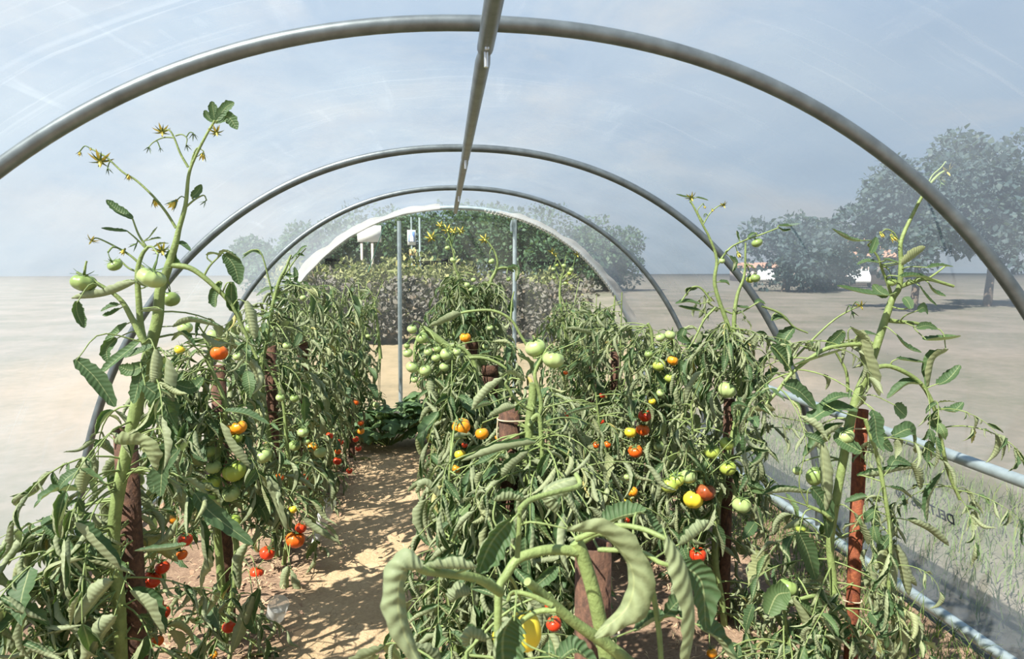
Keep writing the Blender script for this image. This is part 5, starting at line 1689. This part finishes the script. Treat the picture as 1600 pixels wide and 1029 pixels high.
M_WALLW = simple('white_render', (.75, .74, .72), .8, var=.06)
M_WALLP = simple('pinkish_render', (.50, .42, .38), .85, var=.08)
M_ROOF = simple('roof_tiles', (.42, .24, .17), .85, var=.2)
M_GLASSD = simple('dark_window', (.05, .06, .07), .15, var=.05)
M_CARW = simple('white_car_paint', (.80, .80, .80), .25, .1, var=.02)
M_TYRE = simple('tyre_rubber', (.03, .03, .03), .8)
def house(label, X, Y, W, D, H, roofh, wallm, rot=0):
    o = empty('house', (X, Y, 0), label, 'house', 'houses beyond the film')
    o.rotation_euler = (0, 0, rot)
    mb = MB(); box(mb, (0, 0, H / 2), (W, D, H)); link_mesh('wall', mb, wallm, o, None, False)
    mb = MB()
    a, b2 = W / 2 + .3, D / 2 + .3
    V = np.array([[-a, -b2, H], [a, -b2, H], [a, b2, H], [-a, b2, H], [-a, 0, H + roofh], [a, 0, H + roofh]])
    mb.add(V, [[0, 1, 5, 4], [2, 3, 4, 5]]); mb.add(V, [[0, 4, 3], [1, 2, 5]]); mb.add(V, [[3, 2, 1, 0]])
    link_mesh('roof', mb, M_ROOF, o, None, False)
    for k in (-1, 0, 1):
        mb = MB(); box(mb, (k * W * .3, -D / 2 - .02, H * .55), (W * .13, .08, H * .35)); link_mesh('window', mb, M_GLASSD, o, None, False)
    mb = MB(); box(mb, (W * .25, 0, H + roofh), (.5, .5, 1.0)); link_mesh('chimney', mb, wallm, o, None, False)
house('pinkish house with a tiled roof far beyond the printed film wall', wx(1310, 62), 62, 7, 7, 2.6, 1.9, M_WALLP, .3)
c = at(577, 365, 40)
o = empty('billboard', (c[0], 40, 0), 'blank white board on two posts far behind the end wall, beside the dark green string', 'billboard')
k_ = 40 / FPX
mb = MB(); box(mb, (0, 0, c[2]), (36 * k_, .08, 25 * k_)); link_mesh('panel', mb, M_WALLW, o, None, False)
for dx in (-12, 4):
    mb = MB(); box(mb, (dx * k_, .06, c[2] / 2), (3.4 * k_, .1, c[2])); link_mesh('post', mb, M_WALLP, o, None, False)
house('long pale low house far beyond the film behind the parked cars', wx(1225, 86), 86, 13, 6, 1.7, .7, M_WALLP, .1)
def car(label, X, Y, rot):
    o = empty('car', (X, Y, 0), label, 'car', 'parked cars beyond the film')
    o.rotation_euler = (0, 0, rot)
    mb = MB()
    prof = [(-2.1, .35), (-2.1, .8), (-1.4, .95), (-.8, 1.45), (.9, 1.5), (1.6, 1.0), (2.1, .9), (2.1, .35)]
    V = np.array([[x, s_ * (.85 if z < 1.2 else .68), z] for s_ in (-1, 1) for x, z in prof])
    n = len(prof)
    mb.add(V, [[i, (i + 1) % n, n + (i + 1) % n, n + i] for i in range(n)])
    mb.add(V, [[1, 0, 7, 6], [2, 1, 6, 5], [3, 2, 5, 4]]); mb.add(V, [[n + 0, n + 1, n + 6, n + 7], [n + 1, n + 2, n + 5, n + 6], [n + 2, n + 3, n + 4, n + 5]])
    link_mesh('body', mb, M_CARW, o, None, False)
    for s_ in (-1, 1):
        mb = MB(); box(mb, (.05, s_ * .765, 1.2), (1.7, .06, .36), np.array(Matrix.Rotation(s_ * .5, 3, 'X'))); link_mesh('side_window', mb, M_GLASSD, o, None, False)
        for x in (-1.3, 1.3):
            mb = MB(); tube(mb, [(x, s_ * .72, .32), (x, s_ * .9, .32)], .32, 18); link_mesh('wheel', mb, M_TYRE, o)
car('white car parked beyond the film, behind the second plant along the printed wall', wx(1193, 66), 66, 1.13)
car('white car parked beyond the film, between the flowering plant tops', wx(1257, 70), 70, 1.08)
car('distant white car beyond the film, beside the house', wx(1338, 54), 54, 1.02)

# road sign behind the end wall: white triangle on blue, small yellow plate below
Ys = 30.0
c = at(643, 371, Ys)
o = empty('road_sign', (c[0], Ys, 0), 'blue and white road sign on a pole behind the end wall', 'sign')
s_ = Ys / FPX
def rel(px, py): q = at(px, py, Ys); return np.array([q[0] - c[0], 0, q[2]])
mb = MB(); tube(mb, [(0, .04, 0), (0, .04, c[2] + .9)], .035, 10); link_mesh('pole', mb, M_GALVP, o)
mb = MB(); box(mb, rel(643, 371), (12.5 * s_, .02, 23 * s_)); link_mesh('panel', mb, M_WHITE, o, None, False)
mb = MB(); box(mb, rel(643, 369.5) - [0, .02, 0], (9.4 * s_, .02, 16 * s_)); link_mesh('blue_field', mb, simple('sign_blue', (.16, .26, .62), .5, var=.03), o, None, False)
mb = MB()
V = np.array([rel(640, 377), rel(646, 377), rel(646, 371), rel(643.6, 366), rel(643.6, 362.5), rel(642.4, 362.5), rel(642.4, 366), rel(640, 371)]) - [0, .036, 0]
mb.add(np.concatenate([V, V + [0, .01, 0]]), [[i, (i + 1) % 8, 8 + (i + 1) % 8, 8 + i] for i in range(8)])
mb.add(V, [[0, 1, 2, 7], [2, 3, 6, 7], [3, 4, 5, 6]])
link_mesh('symbol', mb, M_WHITE, o, None, False)
mb = MB(); box(mb, rel(645, 394), (10 * s_, .02, 9 * s_)); link_mesh('plate', mb, simple('sign_orange', (.80, .50, .22), .5, var=.05), o, None, False)
c2 = at(656, 371, 31)
mb = MB(); tube(mb, [(c2[0], 31, 0), (c2[0], 31, c2[2] + .9)], .05, 10)
tag(link_mesh('lamp_post', mb, M_GALVP), 'plain pale post beside the road sign behind the end wall', 'post')

# ------------------------------------------------------------------ render settings of the scene
S.view_settings.view_transform = 'Standard'
S.view_settings.look = 'None'
S.view_settings.gamma = 1
S.view_settings.use_curve_mapping = False
S.view_settings.exposure = 0.12
S.cycles.max_bounces = 10
S.cycles.transparent_max_bounces = 16
S.cycles.caustics_reflective = False
S.cycles.caustics_refractive = False
S.cycles.sample_clamp_indirect = 6
S.cycles.use_denoising = True
